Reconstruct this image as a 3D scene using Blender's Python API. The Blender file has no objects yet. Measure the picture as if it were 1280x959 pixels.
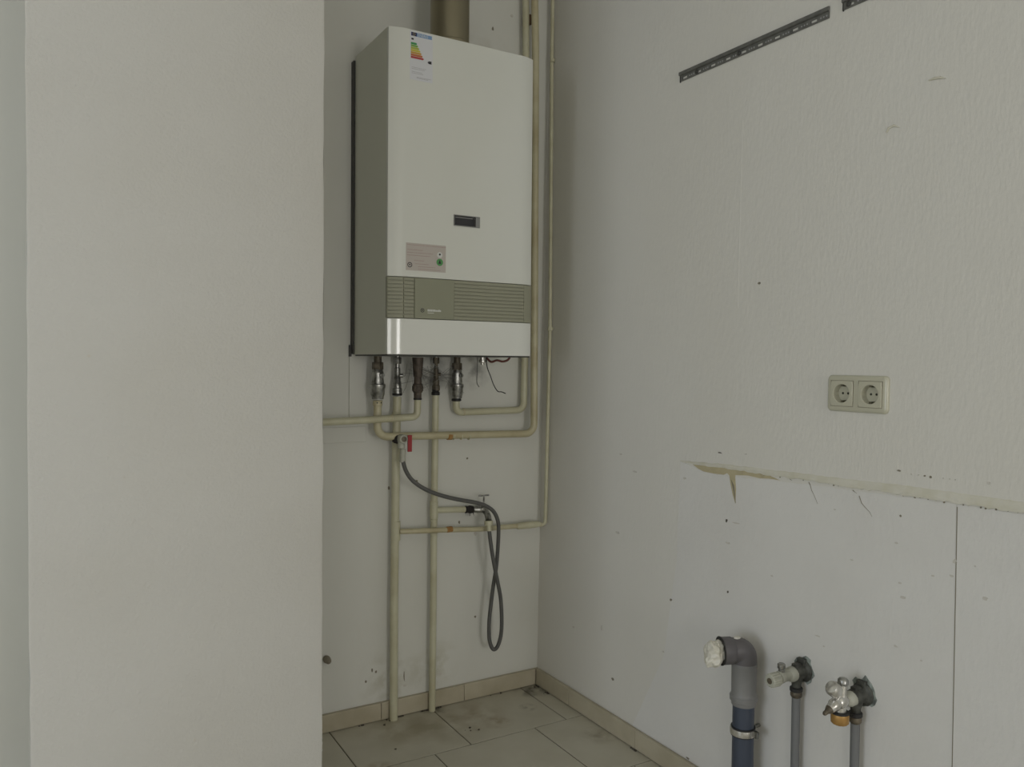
import bpy, bmesh, math, random
from mathutils import Vector, Matrix
random.seed(7)
S = bpy.context.scene
COL = S.collection
V = Vector

# ------------------------------------------------------------------ camera
F = 1000.33; EYE = 1.16
RT = V((0.8608611, -0.50875846, 0.00911054))
DN = V((-0.00563726, -0.02743908, -0.99960758))
FW = V((0.5088088, 0.86047192, -0.02648924))
cam_d = bpy.data.cameras.new('camera'); cam = bpy.data.objects.new('camera', cam_d); COL.objects.link(cam)
cam_d.sensor_width = 36.0; cam_d.lens = F / 1280 * 36.0; cam_d.clip_start = 0.02
U_, B_ = -DN, -FW
cam.matrix_world = Matrix(((RT.x, U_.x, B_.x, 0), (RT.y, U_.y, B_.y, 0), (RT.z, U_.z, B_.z, EYE), (0, 0, 0, 1)))
S.camera = cam

# ------------------------------------------------------------------ room numbers (metres)
YB = 2.4219            # face of the back wall
XP0, XP1, YP = -0.020, 0.562, 1.80    # chimney pillar
XL, YF, HC = -4.4, -3.8, 2.75
TILT = 0.012
def XR(z): return 1.548 + TILT * z    # the right wall leans a little

# ------------------------------------------------------------------ world, lights, exposure
w = bpy.data.worlds.new('overcast_sky'); S.world = w; w.use_nodes = True
w.node_tree.nodes['Background'].inputs[0].default_value = (0.75, 0.85, 1.0, 1)
w.node_tree.nodes['Background'].inputs[1].default_value = 0.6
def area(name, loc, direction, sx, sy, power, color):
    d = bpy.data.lights.new(name, 'AREA'); d.shape = 'RECTANGLE'; d.size = sx; d.size_y = sy
    d.energy = power; d.color = color
    o = bpy.data.objects.new(name, d); COL.objects.link(o); o.location = loc
    o.rotation_euler = V(direction).to_track_quat('-Z', 'Y').to_euler()
    return o
WIN1 = (-1.25, 0.80, 0.45, 2.05)     # window in the left wall: y0,y1,z0,z1
WIN2 = (0.35, 1.35, 0.40, 1.80)      # glazed door in the wall behind the camera: x0,x1,z0,z1
WIN3 = (-2.5, -1.5, 0.80, 2.10)      # window in the wall behind the camera
def daylight(name, w_, left, power, color):
    a, b, z0, z1 = w_; c = (a+b)/2; zc = (z0+z1)/2
    area(name, (XL-.03, c, zc) if left else (c, YF-.03, zc), (1, 0, 0) if left else (0, 1, 0), b-a-.02, z1-z0-.02, power, color)
daylight('window_daylight_left', WIN1, True, 56, (0.86, 0.92, 1.0))
daylight('window_daylight_front', WIN2, False, 34, (1.0, 0.97, 0.93))
daylight('window_daylight_front', WIN3, False, 18, (1.0, 0.97, 0.93))
S.view_settings.view_transform = 'Standard'; S.view_settings.look = 'None'
S.view_settings.gamma = 1.0; S.view_settings.use_curve_mapping = False
S.view_settings.exposure = -0.06

# ------------------------------------------------------------------ pixel -> point on a real plane
def ray(x, y): return RT * ((x-640)/F) + DN * ((y-479.5)/F) + FW
def on_y(x, y, Y=YB): d = ray(x, y); return d * (Y / d.y) + V((0, 0, EYE))
def on_x(x, y, off=0.0):       # on the leaning right wall, off metres in front of it
    d = ray(x, y); t = (1.548 + TILT*EYE - off) / (d.x - TILT*d.z)
    return d * t + V((0, 0, EYE))
def on_z(x, y, z=0.0): d = ray(x, y); return d * ((z-EYE)/d.z) + V((0, 0, EYE))

# ------------------------------------------------------------------ materials
def mat(name, col, rough=0.6, metal=0.0, bump=None, vary=None, spec=None, coat=None, stains=None):
    m = bpy.data.materials.new(name); m.use_nodes = True
    n = m.node_tree.nodes; l = m.node_tree.links; p = n['Principled BSDF']
    p.inputs['Base Color'].default_value = (*col, 1); p.inputs['Roughness'].default_value = rough
    p.inputs['Metallic'].default_value = metal
    if spec is not None: p.inputs['Specular IOR Level'].default_value = spec
    if coat: p.inputs['Coat Weight'].default_value = coat; p.inputs['Coat Roughness'].default_value = 0.12
    tc = n.new('ShaderNodeTexCoord')
    out = None
    if vary:      # (scale, colour2, amount, stretch)
        mp = n.new('ShaderNodeMapping'); l.new(tc.outputs['Object'], mp.inputs[0])
        mp.inputs['Scale'].default_value = vary[3] if len(vary) > 3 else (1, 1, 1)
        ns = n.new('ShaderNodeTexNoise'); ns.inputs['Scale'].default_value = vary[0]; ns.inputs['Detail'].default_value = 5
        l.new(mp.outputs[0], ns.inputs['Vector'])
        rp = n.new('ShaderNodeMapRange'); rp.inputs[1].default_value = 0.38; rp.inputs[2].default_value = 0.68
        rp.inputs[4].default_value = vary[2]; l.new(ns.outputs['Fac'], rp.inputs[0])
        mx = n.new('ShaderNodeMix'); mx.data_type = 'RGBA'
        mx.inputs[6].default_value = (*col, 1); mx.inputs[7].default_value = (*vary[1], 1)
        l.new(rp.outputs[0], mx.inputs[0]); out = mx.outputs[2]; l.new(out, p.inputs['Base Color'])
    for (cx, cy, cz, r, c, amt, ns_scale) in (stains or []):      # dirt spots with a shape of their own
        vm = n.new('ShaderNodeVectorMath'); vm.operation = 'DISTANCE'; vm.inputs[1].default_value = (cx, cy, cz)
        l.new(tc.outputs['Object'], vm.inputs[0])
        mr = n.new('ShaderNodeMapRange'); mr.inputs[1].default_value = r; mr.inputs[2].default_value = r*0.15
        mr.inputs[3].default_value = 0; mr.inputs[4].default_value = 1
        l.new(vm.outputs['Value'], mr.inputs[0])
        ns = n.new('ShaderNodeTexNoise'); ns.inputs['Scale'].default_value = ns_scale; ns.inputs['Detail'].default_value = 6
        l.new(tc.outputs['Object'], ns.inputs['Vector'])
        nr = n.new('ShaderNodeMapRange'); nr.inputs[1].default_value = 0.40; nr.inputs[2].default_value = 0.62
        nr.inputs[4].default_value = amt; l.new(ns.outputs['Fac'], nr.inputs[0])
        mm = n.new('ShaderNodeMath'); mm.operation = 'MULTIPLY'; l.new(mr.outputs[0], mm.inputs[0]); l.new(nr.outputs[0], mm.inputs[1])
        mx = n.new('ShaderNodeMix'); mx.data_type = 'RGBA'; l.new(mm.outputs[0], mx.inputs[0])
        if out: l.new(out, mx.inputs[6])
        else: mx.inputs[6].default_value = (*col, 1)
        mx.inputs[7].default_value = (*c, 1); out = mx.outputs[2]; l.new(out, p.inputs['Base Color'])
    if bump:      # (scale, strength, distance, stretch)
        mp = n.new('ShaderNodeMapping'); l.new(tc.outputs['Object'], mp.inputs[0])
        mp.inputs['Scale'].default_value = bump[3] if len(bump) > 3 else (1, 1, 1)
        ns = n.new('ShaderNodeTexNoise'); ns.inputs['Scale'].default_value = bump[0]; ns.inputs['Detail'].default_value = 4
        ns.inputs['Roughness'].default_value = 0.55
        l.new(mp.outputs[0], ns.inputs['Vector'])
        b = n.new('ShaderNodeBump'); b.inputs['Strength'].default_value = bump[1]; b.inputs['Distance'].default_value = bump[2]
        l.new(ns.outputs['Fac'], b.inputs['Height']); l.new(b.outputs[0], p.inputs['Normal'])
    return m
GRIME = (0.16, 0.15, 0.11)
M = {}
M['pillar'] = mat('woodchip_paint', (0.61, 0.60, 0.565), 0.85, bump=(150, 0.42, 0.003), vary=(3.0, (0.58, 0.565, 0.52), 0.6))
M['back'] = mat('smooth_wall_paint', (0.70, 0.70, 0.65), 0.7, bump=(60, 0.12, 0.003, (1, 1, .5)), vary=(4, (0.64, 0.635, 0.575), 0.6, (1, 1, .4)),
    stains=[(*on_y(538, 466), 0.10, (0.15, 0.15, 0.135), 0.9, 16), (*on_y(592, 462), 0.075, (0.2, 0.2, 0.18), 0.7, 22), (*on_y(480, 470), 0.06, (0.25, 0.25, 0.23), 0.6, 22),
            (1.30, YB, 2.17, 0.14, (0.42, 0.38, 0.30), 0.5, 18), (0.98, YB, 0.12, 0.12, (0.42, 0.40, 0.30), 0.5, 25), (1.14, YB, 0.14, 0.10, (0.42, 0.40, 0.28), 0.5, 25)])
M['right'] = mat('vertical_wallpaper_paint', (0.72, 0.705, 0.655), 0.85, bump=(120, 0.34, 0.003, (1, 1, .35)), vary=(2.2, (0.69, 0.67, 0.61), 0.7, (1, 1, .4)))
M['lower'] = mat('lower_wallpaper', (0.73, 0.72, 0.69), 0.78, bump=(90, 0.3, 0.003, (1, 1, .6)), vary=(5, (0.68, 0.665, 0.63), 0.55))
M['left'] = mat('left_wall_paint', (0.74, 0.73, 0.68), 0.8, bump=(100, 0.3, 0.003))
M['ceiling'] = mat('ceiling_paint', (0.78, 0.77, 0.72), 0.85, bump=(80, 0.2, 0.003))
M['grout'] = mat('tile_grout', (0.16, 0.145, 0.11), 0.9, bump=(200, 0.5, 0.002))
ST = [(1.07, 2.30, 0, 0.20, (0.25, 0.21, 0.12), 0.55, 9), (1.21, 2.30, 0, 0.13, (0.26, 0.19, 0.10), 0.6, 14), (0.83, 2.12, 0, 0.05, (0.24, 0.14, 0.04), 0.9, 20), (0.95, 2.33, 0, .12, (0.27, .22, .12), .6, 13),
      (1.50, 2.385, 0, 0.085, (0.035, 0.03, 0.022), 1.0, 22), (1.27, 2.22, 0, 0.06, (0.24, 0.17, 0.08), 0.85, 17), (1.41, 2.26, 0, 0.035, (0.16, 0.15, 0.12), 0.9, 30), (1.5, 1.98, 0, 0.07, (0.2, 0.16, 0.1), 0.6, 20), (1.13, 2.40, 0, .05, (.07, .06, .04), .9, 30)]
M['tile'] = mat('floor_tile_ceramic', (0.55, 0.525, 0.435), 0.42, vary=(7, (0.48, 0.455, 0.365), 0.8), bump=(40, 0.08, 0.002))
M['skirt'] = mat('skirting_tile_ceramic', (0.50, 0.455, 0.345), 0.4, vary=(9, (0.38, 0.335, 0.235), 0.8), bump=(40, 0.08, 0.002))
M['white'] = mat('boiler_white_enamel', (0.74, 0.75, 0.70), 0.33, spec=0.5, vary=(3, (0.71, 0.72, 0.66), 0.6))
M['gloss'] = mat('boiler_glossy_enamel', (0.78, 0.79, 0.745), 0.12, coat=0.6, vary=(3, (0.76, 0.77, 0.72), 0.5))
M['side'] = mat('boiler_side_enamel', (0.70, 0.71, 0.61), 0.4)
M['band'] = mat('boiler_band_plastic', (0.315, 0.315, 0.235), 0.5)
M['band2'] = mat('boiler_flap_plastic', (0.285, 0.29, 0.21), 0.45)
M['darkmetal'] = mat('dark_steel', (0.06, 0.06, 0.055), 0.5, metal=0.3)
M['black'] = mat('black_rubber', (0.018, 0.018, 0.018), 0.55)
M['glass'] = mat('dark_window_glass', (0.02, 0.02, 0.025), 0.12, coat=0.5)
M['greyplastic'] = mat('grey_bezel', (0.27, 0.27, 0.26), 0.45)
M['pipe'] = mat('cream_pipe_paint', (0.60, 0.585, 0.43), 0.38, vary=(14, (0.48, 0.45, 0.30), 0.8), bump=(60, 0.12, 0.002))
M['pipe2'] = mat('yellowed_pipe_paint', (0.57, 0.53, 0.36), 0.38, vary=(11, (0.43, 0.37, 0.22), 0.9), bump=(60, 0.12, 0.002))
M['rust'] = mat('orange_rust', (0.32, 0.16, 0.045), 0.8, vary=(120, (0.42, 0.25, 0.09), 0.9))
M['rustbrown'] = mat('rust_brown_stain', (0.16, 0.11, 0.07), 0.85)
M['chrome'] = mat('tarnished_chrome', (0.42, 0.42, 0.40), 0.28, metal=0.9, vary=(70, (0.12, 0.12, 0.11), 0.9), bump=(90, 0.3, 0.002))
M['bright'] = mat('bright_chrome', (0.72, 0.71, 0.68), 0.24, metal=0.78, vary=(60, (0.40, 0.38, 0.33), 0.7))
M['dirtybrass'] = mat('dirty_brass', (0.17, 0.145, 0.105), 0.5, metal=0.5, vary=(60, (0.06, 0.05, 0.04), 0.9), bump=(90, 0.4, 0.002))
M['brown'] = mat('brown_gas_fitting', (0.12, 0.095, 0.075), 0.55, metal=0.3, vary=(50, (0.04, 0.035, 0.03), 0.9), bump=(90, 0.4, 0.002))
M['brass'] = mat('yellow_brass', (0.48, 0.285, 0.095), 0.45, metal=0.5, vary=(80, (0.40, 0.22, 0.06), 0.7))
M['hemp'] = mat('black_hemp_sealing', (0.025, 0.022, 0.02), 0.95, bump=(120, 0.8, 0.004))
M['red'] = mat('red_lever_plastic', (0.33, 0.02, 0.025), 0.45)
M['redcable'] = mat('red_brown_cable', (0.14, 0.045, 0.035), 0.6)
M['hose'] = mat('grey_rubber_hose', (0.105, 0.105, 0.10), 0.55, bump=(200, 0.2, 0.001))
M['hosetail'] = mat('pale_hose_tail', (0.47, 0.47, 0.40), 0.4, vary=(50, (0.36, 0.36, 0.3), 0.7))
M['flue'] = mat('brown_flue_metal', (0.33, 0.30, 0.21), 0.36, metal=0.8, vary=(6, (0.25, 0.22, 0.15), 0.8, (1, 1, .3)))
M['socket'] = mat('ivory_socket_plastic', (0.52, 0.505, 0.395), 0.28, coat=0.4)
M['socketdark'] = mat('socket_pin_hole', (0.03, 0.03, 0.02), 0.6)
M['clip'] = mat('earth_clip_metal', (0.16, 0.15, 0.11), 0.4, metal=0.7)
M['rail'] = mat('galvanised_rail', (0.20, 0.20, 0.185), 0.5, metal=0.45, vary=(60, (0.13, 0.13, 0.12), 0.8))
M['cream'] = mat('old_sealant', (0.68, 0.66, 0.575), 0.7, vary=(30, (0.60, 0.575, 0.455), 0.8), bump=(70, 0.4, 0.003))
M['beige'] = mat('torn_paper_backing', (0.52, 0.46, 0.295), 0.85, vary=(40, (0.44, 0.385, 0.24), 0.8), bump=(150, 0.4, 0.002))
M['grime'] = mat('brown_grime', (0.24, 0.215, 0.16), 0.9)
M['speck'] = mat('dark_speck', (0.10, 0.09, 0.07), 0.9)
M['faint'] = mat('faint_scuff', (0.60, 0.575, 0.52), 0.9)
M['greypvc'] = mat('grey_drain_plastic', (0.225, 0.225, 0.22), 0.42, vary=(20, (0.20, 0.197, 0.195), 0.8))
M['elbow'] = mat('mauve_grey_drain_plastic', (0.120, 0.113, 0.118), 0.45, vary=(20, (0.10, 0.093, 0.096), 0.8))
M['bluepipe'] = mat('blue_grey_drain_plastic', (0.052, 0.064, 0.092), 0.42)
M['rubbergrey'] = mat('grey_pipe_sleeve', (0.165, 0.17, 0.172), 0.55, vary=(30, (0.13, 0.13, 0.13), 0.8, (1, 1, .1)))
M['rag'] = mat('crumpled_white_film', (0.72, 0.70, 0.62), 0.35, vary=(35, (0.60, 0.57, 0.46), 0.7), bump=(60, 0.5, 0.004))
M['fitting'] = mat('dark_verdigris_fitting', (0.052, 0.052, 0.045), 0.6, metal=0.3, vary=(60, (0.12, 0.125, 0.11), 0.8), bump=(80, 0.5, 0.003))
M['plaster'] = mat('broken_plaster_rim', (0.32, 0.36, 0.33), 0.9, vary=(80, (0.10, 0.11, 0.10), 0.9), bump=(80, 0.8, 0.004))
M['paper'] = mat('white_label_paper', (0.70, 0.71, 0.74), 0.5)
M['pinkpaper'] = mat('pinkish_label_film', (0.52, 0.475, 0.435), 0.45)
M['ink'] = mat('dark_ink', (0.03, 0.03, 0.035), 0.6)
M['greyink'] = mat('grey_print', (0.40, 0.40, 0.41), 0.6)
M['pinkink'] = mat('reddish_print', (0.40, 0.26, 0.24), 0.6)
M['whiteink'] = mat('white_print', (0.66, 0.67, 0.64), 0.5)
M['eublue'] = mat('dark_blue_print', (0.015, 0.02, 0.11), 0.5)
M['lightblue'] = mat('light_blue_print', (0.20, 0.33, 0.55), 0.5)
M['green'] = mat('green_print', (0.09, 0.32, 0.10), 0.5)
RB = [(0.05, 0.30, 0.10), (0.20, 0.40, 0.08), (0.42, 0.46, 0.07), (0.60, 0.52, 0.06), (0.58, 0.33, 0.06), (0.52, 0.16, 0.05), (0.45, 0.06, 0.06)]
M['frame'] = mat('window_frame_paint', (0.72, 0.71, 0.67), 0.4)

# ------------------------------------------------------------------ mesh helpers
def bmnew(): return bmesh.new()
def faces(bm, co, fs):
    vs = [bm.verts.new(c) for c in co]
    for f in fs:
        try: bm.faces.new([vs[i] for i in f])
        except ValueError: pass
    return vs
BOXF = [(0, 3, 2, 1), (4, 5, 6, 7), (0, 1, 5, 4), (1, 2, 6, 5), (2, 3, 7, 6), (3, 0, 4, 7)]
def box(bm, x0, y0, z0, x1, y1, z1):
    return faces(bm, [(x0, y0, z0), (x1, y0, z0), (x1, y1, z0), (x0, y1, z0), (x0, y0, z1), (x1, y0, z1), (x1, y1, z1), (x0, y1, z1)], BOXF)
def prism(bm, base, shift):
    base = [V(b) for b in base]; n = len(base); sh = V(shift)
    faces(bm, base + [b + sh for b in base], [tuple(range(n))[::-1], tuple(range(n, 2*n))] + [(i, (i+1) % n, n+(i+1) % n, n+i) for i in range(n)])
def frame_of(d):
    d = d.normalized(); a = V((0, 0, 1)) if abs(d.z) < 0.9 else V((1, 0, 0))
    u = d.cross(a).normalized(); return u, d.cross(u).normalized()
def lathe(bm, p0, d, prof, seg=20, caps=True):      # prof: (distance along d, radius)
    p0 = V(p0); d = V(d).normalized(); u, v = frame_of(d); rings = []
    for s, r in prof:
        rings.append([bm.verts.new(p0 + d*s + (u*math.cos(t*2*math.pi/seg) + v*math.sin(t*2*math.pi/seg))*r) for t in range(seg)])
    for a, b in zip(rings, rings[1:]):
        for i in range(seg): bm.faces.new((a[i], a[(i+1) % seg], b[(i+1) % seg], b[i]))
    if caps: bm.faces.new(rings[0][::-1]); bm.faces.new(rings[-1])
def cyl(bm, p0, p1, r, seg=16):
    d = V(p1) - V(p0); lathe(bm, p0, d, [(0, r), (d.length, r)], seg)
def hexnut(bm, p0, d, h, r):
    lathe(bm, p0, d, [(0, r*.93), (h*.12, r), (h*.88, r), (h, r*.93)], 6)
def fillet(pts, R, n=7):
    pts = [V(p) for p in pts]; out = [pts[0]]
    for a, b, c in zip(pts, pts[1:], pts[2:]):
        d1 = (a-b); d2 = (c-b); ang = d1.angle(d2)
        if ang > 3.05 or R <= 0: out.append(b); continue
        t = min(R / math.tan(ang/2), d1.length*.48, d2.length*.48)
        s = b + d1.normalized()*t; e = b + d2.normalized()*t
        rr = t*math.tan(ang/2); bis = (d1.normalized()+d2.normalized()).normalized(); cen = b + bis*(rr/math.sin(ang/2))
        v1 = s-cen; v2 = e-cen; tot = v1.angle(v2); ax = v1.cross(v2).normalized()
        for k in range(n+1): out.append(cen + Matrix.Rotation(tot*k/n, 3, ax) @ v1)
    out.append(pts[-1]); return out
def smooth_path(pts, n=6):
    pts = [V(p) for p in pts]; P = [pts[0]*2-pts[1]] + pts + [pts[-1]*2-pts[-2]]; out = []
    for i in range(1, len(P)-2):
        a, b, c, d = P[i-1:i+3]
        for k in range(n):
            t = k/n
            out.append(0.5*((2*b) + (c-a)*t + (2*a-5*b+4*c-d)*t*t + (3*b-a-3*c+d)*t**3))
    out.append(pts[-1]); return out
def sweep(bm, path, r, seg=14):
    path = [V(p) for p in path]; q = [path[0]]
    for p in path[1:]:
        if (p-q[-1]).length > 1e-5: q.append(p)
    path = q; d = (path[1]-path[0]).normalized(); u, v = frame_of(d); rings = []
    for i, p in enumerate(path):
        nd = (path[min(i+1, len(path)-1)] - path[max(i-1, 0)]).normalized()
        rot = d.rotation_difference(nd); u = rot @ u; u = (u - nd*u.dot(nd)).normalized(); v = nd.cross(u); d = nd
        rr = r[i] if isinstance(r, list) else r
        rings.append([bm.verts.new(p + (u*math.cos(k*2*math.pi/seg)+v*math.sin(k*2*math.pi/seg))*rr) for k in range(seg)])
    for a, b in zip(rings, rings[1:]):
        for i in range(seg): bm.faces.new((a[i], a[(i+1) % seg], b[(i+1) % seg], b[i]))
    bm.faces.new(rings[0][::-1]); bm.faces.new(rings[-1])
def obj(name, bm, m, parent=None, label=None, kind=None, bevel=0, smooth=True):
    bmesh.ops.recalc_face_normals(bm, faces=bm.faces[:])
    me = bpy.data.meshes.new(name); bm.to_mesh(me); bm.free()
    me.materials.append(M[m] if isinstance(m, str) else m)
    if smooth:
        for p in me.polygons: p.use_smooth = True
        me.set_sharp_from_angle(angle=math.radians(38))
    o = bpy.data.objects.new(name, me); COL.objects.link(o)
    if parent:
        o.parent = parent; o.matrix_parent_inverse = Matrix.Translation(-world_loc(parent))
    if label: o['label'] = label
    if kind: o['kind'] = kind
    if bevel:
        b = o.modifiers.new('bevel', 'BEVEL'); b.width = bevel; b.segments = 2; b.limit_method = 'ANGLE'; b.angle_limit = 0.6
    return o
def world_loc(o):      # meshes are modelled in world coordinates, so only an Empty carries an offset
    return LOC.get(o.name, V((0, 0, 0)))
LOC = {}
def thing(name, label, cat, loc, group=None):
    o = bpy.data.objects.new(name, None); COL.objects.link(o); o.location = loc; o.empty_display_size = 0.05
    LOC[o.name] = V(loc); o['label'] = label; o['category'] = cat
    if group: o['group'] = group
    return o
def tag(o, label, cat, group=None, kind=None):
    o['label'] = label; o['category'] = cat
    if group: o['group'] = group
    if kind: o['kind'] = kind
    return o
# parts are modelled in world coordinates; a parent mesh sits at the origin, a parent Empty at its own place
def text(name, s, loc, size, m, parent, rot=(math.pi/2, 0, 0)):
    c = bpy.data.curves.new(name+'_curve', 'FONT'); c.body = s; c.size = size; c.extrude = 0.0002; c.resolution_u = 2
    t = bpy.data.objects.new(name+'_tmp', c); COL.objects.link(t)
    bpy.context.view_layer.update()
    me = bpy.data.meshes.new_from_object(t); bpy.data.objects.remove(t)
    me.transform(Matrix.Translation(V(loc)) @ (Matrix.Rotation(rot[2], 4, 'Z') @ Matrix.Rotation(rot[0], 4, 'X')))
    me.materials.clear(); me.materials.append(M[m]); me.name = name
    o = bpy.data.objects.new(name, me); COL.objects.link(o); o.parent = parent
    o.matrix_parent_inverse = Matrix.Translation(-world_loc(parent)); return o

# ================================================================== SETTING
bm = bmnew(); box(bm, XL-.12, YF-.12, -0.12, 1.70, YB+.12, -0.0025)
floor = obj('floor', bm, 'grout', kind='structure', smooth=False)
# tiles, each its own piece, cut where they meet the walls
def tile_mat():
    return mat('floor_tile_ceramic_stained', (0.55, 0.525, 0.435), 0.42, vary=(7, (0.48, 0.455, 0.365), 0.8), bump=(40, 0.08, 0.002), stains=ST)
M['tile_st'] = tile_mat()
TW, TH, G = 0.3488, 0.3443, 0.004
x_max, y_max = XR(0)-.001, YB-.001
row = 0
yrow = 2.122
for r in range(-19, 1):
    y0 = yrow + r*TH; y1 = y0+TH
    shift = 1.123 if r % 2 == 0 else 1.001
    for c in range(-18, 3):
        x0 = shift + c*TW; x1 = x0+TW
        X0, X1, Y0, Y1 = max(x0, XL+.001), min(x1, x_max), max(y0, YF+.001), min(y1, y_max)
        if X1-X0 < 0.02 or Y1-Y0 < 0.02: continue
        if X0 > XP0 and X1 < XP1 and Y0 > YP: continue
        g = G/2; t = random.uniform(-.0004, .0004)
        bm = bmnew(); b = .0012
        a = [(X0+g, Y0+g), (X1-g, Y0+g), (X1-g, Y1-g), (X0+g, Y1-g)]
        ai = [(X0+g+b, Y0+g+b), (X1-g-b, Y0+g+b), (X1-g-b, Y1-g-b), (X0+g+b, Y1-g-b)]
        faces(bm, [(x, y, -0.003) for x, y in a] + [(x, y, t-b*.5) for x, y in a] + [(x, y, t) for x, y in ai],
              [(0, 1, 5, 4), (1, 2, 6, 5), (2, 3, 7, 6), (3, 0, 4, 7), (4, 5, 9, 8), (5, 6, 10, 9), (6, 7, 11, 10), (7, 4, 8, 11), (8, 9, 10, 11), (3, 2, 1, 0)])
        near = X1 > .6 and Y1 > 1.7
        obj('tile', bm, 'tile_st' if near else 'tile', floor, smooth=False)

bm = bmnew(); box(bm, XL-.12, YF-.12, HC, 1.75, YB+.12, HC+.12); obj('ceiling', bm, 'ceiling', kind='structure')
bm = bmnew(); box(bm, XL-.12, YB, 0, 1.62, YB+.12, HC); wall_back = obj('wall_back', bm, 'back', kind='structure')
bm = bmnew()
SC = on_x(1073, 492.5)      # centre of the double socket; its boxes are sunk into the wall
def slab(y0, y1, z0, z1, sink=0):
    faces(bm, [(XR(z0)+sink, y0, z0), (1.70, y0, z0), (1.70, y1, z0), (XR(z0)+sink, y1, z0), (XR(z1)+sink, y0, z1), (1.70, y0, z1), (1.70, y1, z1), (XR(z1)+sink, y1, z1)], BOXF)
hy, hz_ = .066, .027
slab(YF-.12, YB+.12, 0, SC.z-hz_); slab(YF-.12, YB+.12, SC.z+hz_, HC)
slab(YF-.12, SC.y-hy, SC.z-hz_, SC.z+hz_); slab(SC.y+hy, YB+.12, SC.z-hz_, SC.z+hz_); slab(SC.y-hy, SC.y+hy, SC.z-hz_, SC.z+hz_, .045)
wall_right = obj('wall_right', bm, 'right', kind='structure')
bm = bmnew()      # projecting chimney pillar with slightly uneven plastered corners
def uneven_corner(x, y, sx, n=46):
    return [(x + sx*random.uniform(0, .0022), y + random.uniform(0, .0015), HC*i/n) for i in range(n+1)]
L_ = uneven_corner(XP0, YP, 1); R_ = uneven_corner(XP1, YP, -1)
n = len(L_); vs = [bm.verts.new(p) for p in L_ + [(p[0]+.006, YP-.0015, p[2]) for p in L_] + [(p[0]-.006, YP-.0015, p[2]) for p in R_] + R_]
for i in range(n-1):
    for k in range(3): bm.faces.new((vs[k*n+i], vs[(k+1)*n+i], vs[(k+1)*n+i+1], vs[k*n+i+1]))
q = [bm.verts.new(p) for p in [(XP0, YB, 0), (XP0, YB, HC), (XP1, YB, 0), (XP1, YB, HC)]]
bm.faces.new([q[0]] + [vs[i] for i in range(n)] + [q[1]]); bm.faces.new([q[2]] + [vs[3*n+i] for i in range(n)] + [q[3]])
wall_pillar = obj('wall_middle', bm, 'pillar', kind='structure')
wall_pillar['label'] = 'wide projecting pillar covered in painted woodchip wallpaper'
bm = bmnew()
box(bm, XL-.12, YF, 0, XL, WIN1[0], HC); box(bm, XL-.12, WIN1[1], 0, XL, YB, HC)
box(bm, XL-.12, WIN1[0], 0, XL, WIN1[1], WIN1[2]); box(bm, XL-.12, WIN1[0], WIN1[3], XL, WIN1[1], HC)
obj('wall_left', bm, 'left', kind='structure')
bm = bmnew()
box(bm, XL-.12, YF-.12, 0, WIN3[0], YF, HC); box(bm, WIN3[1], YF-.12, 0, WIN2[0], YF, HC); box(bm, WIN2[1], YF-.12, 0, XR(0), YF, HC)
for w_ in (WIN2, WIN3):
    box(bm, w_[0], YF-.12, 0, w_[1], YF, w_[2]); box(bm, w_[0], YF-.12, w_[3], w_[1], YF, HC)
obj('wall_front', bm, 'left', kind='structure')
def window(name, horizontal, a0, a1, z0, z1):
    bm = bmnew()
    def b(p0, p1, q0, q1):
        if horizontal: box(bm, p0, YF-.10, q0, p1, YF-.045, q1)
        else: box(bm, XL-.10, p0, q0, XL-.045, p1, q1)
    t = .05
    b(a0, a1, z0, z0+t); b(a0, a1, z1-t, z1); b(a0, a0+t, z0+t, z1-t); b(a1-t, a1, z0+t, z1-t); m_ = (a0+a1)/2; b(m_-.03, m_+.03, z0+t, z1-t)
    obj(name, bm, 'frame', kind='structure', bevel=.004)
window('window_1', False, *WIN1); window('window_2', True, *WIN2); window('window_3', True, *WIN3)

# skirting of ceramic pieces
bm = bmnew(); box(bm, XP1+.002, YB-.011, 0.0, XR(0)-.001, YB, .056); sk = obj('baseboard_back', bm, 'skirt', kind='structure')
xs = [XP1+.003, .70, .945, 1.245, 1.533]
for a, b in zip(xs, xs[1:]):
    bm = bmnew(); box(bm, a, YB-.017, .003, b-.0015, YB-.009, .058); obj('skirting_tile', bm, 'skirt', sk, bevel=.0015)
bm = bmnew(); box(bm, XR(0)-.009, YF, 0.0, XR(0)+.001, YB-.018, .057); sk = obj('baseboard_right', bm, 'skirt', kind='structure')
ys = [2.404, 2.20, 1.85, 1.50, 1.15, .80, .45, .10, -.25]
for a, b in zip(ys, ys[1:]):
    bm = bmnew(); box(bm, XR(0)-.015, b+.0015, .003, XR(0)-.006, a, .060); obj('skirting_tile', bm, 'skirt', sk, bevel=.0015)

# thin cable duct panels on the back wall left of and below the boiler
def panel(px0, py0, px1, py1, th, name='cover_panel'):
    a, b = on_y(px0, py0), on_y(px1, py1); bm = bmnew(); box(bm, a.x, YB-th, b.z, b.x, YB+.001, a.z)
    obj(name, bm, 'back', wall_back, bevel=.001)
panel(436, 440, 457, 524, .007); panel(340, 537, 457, 552, .006)

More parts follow.
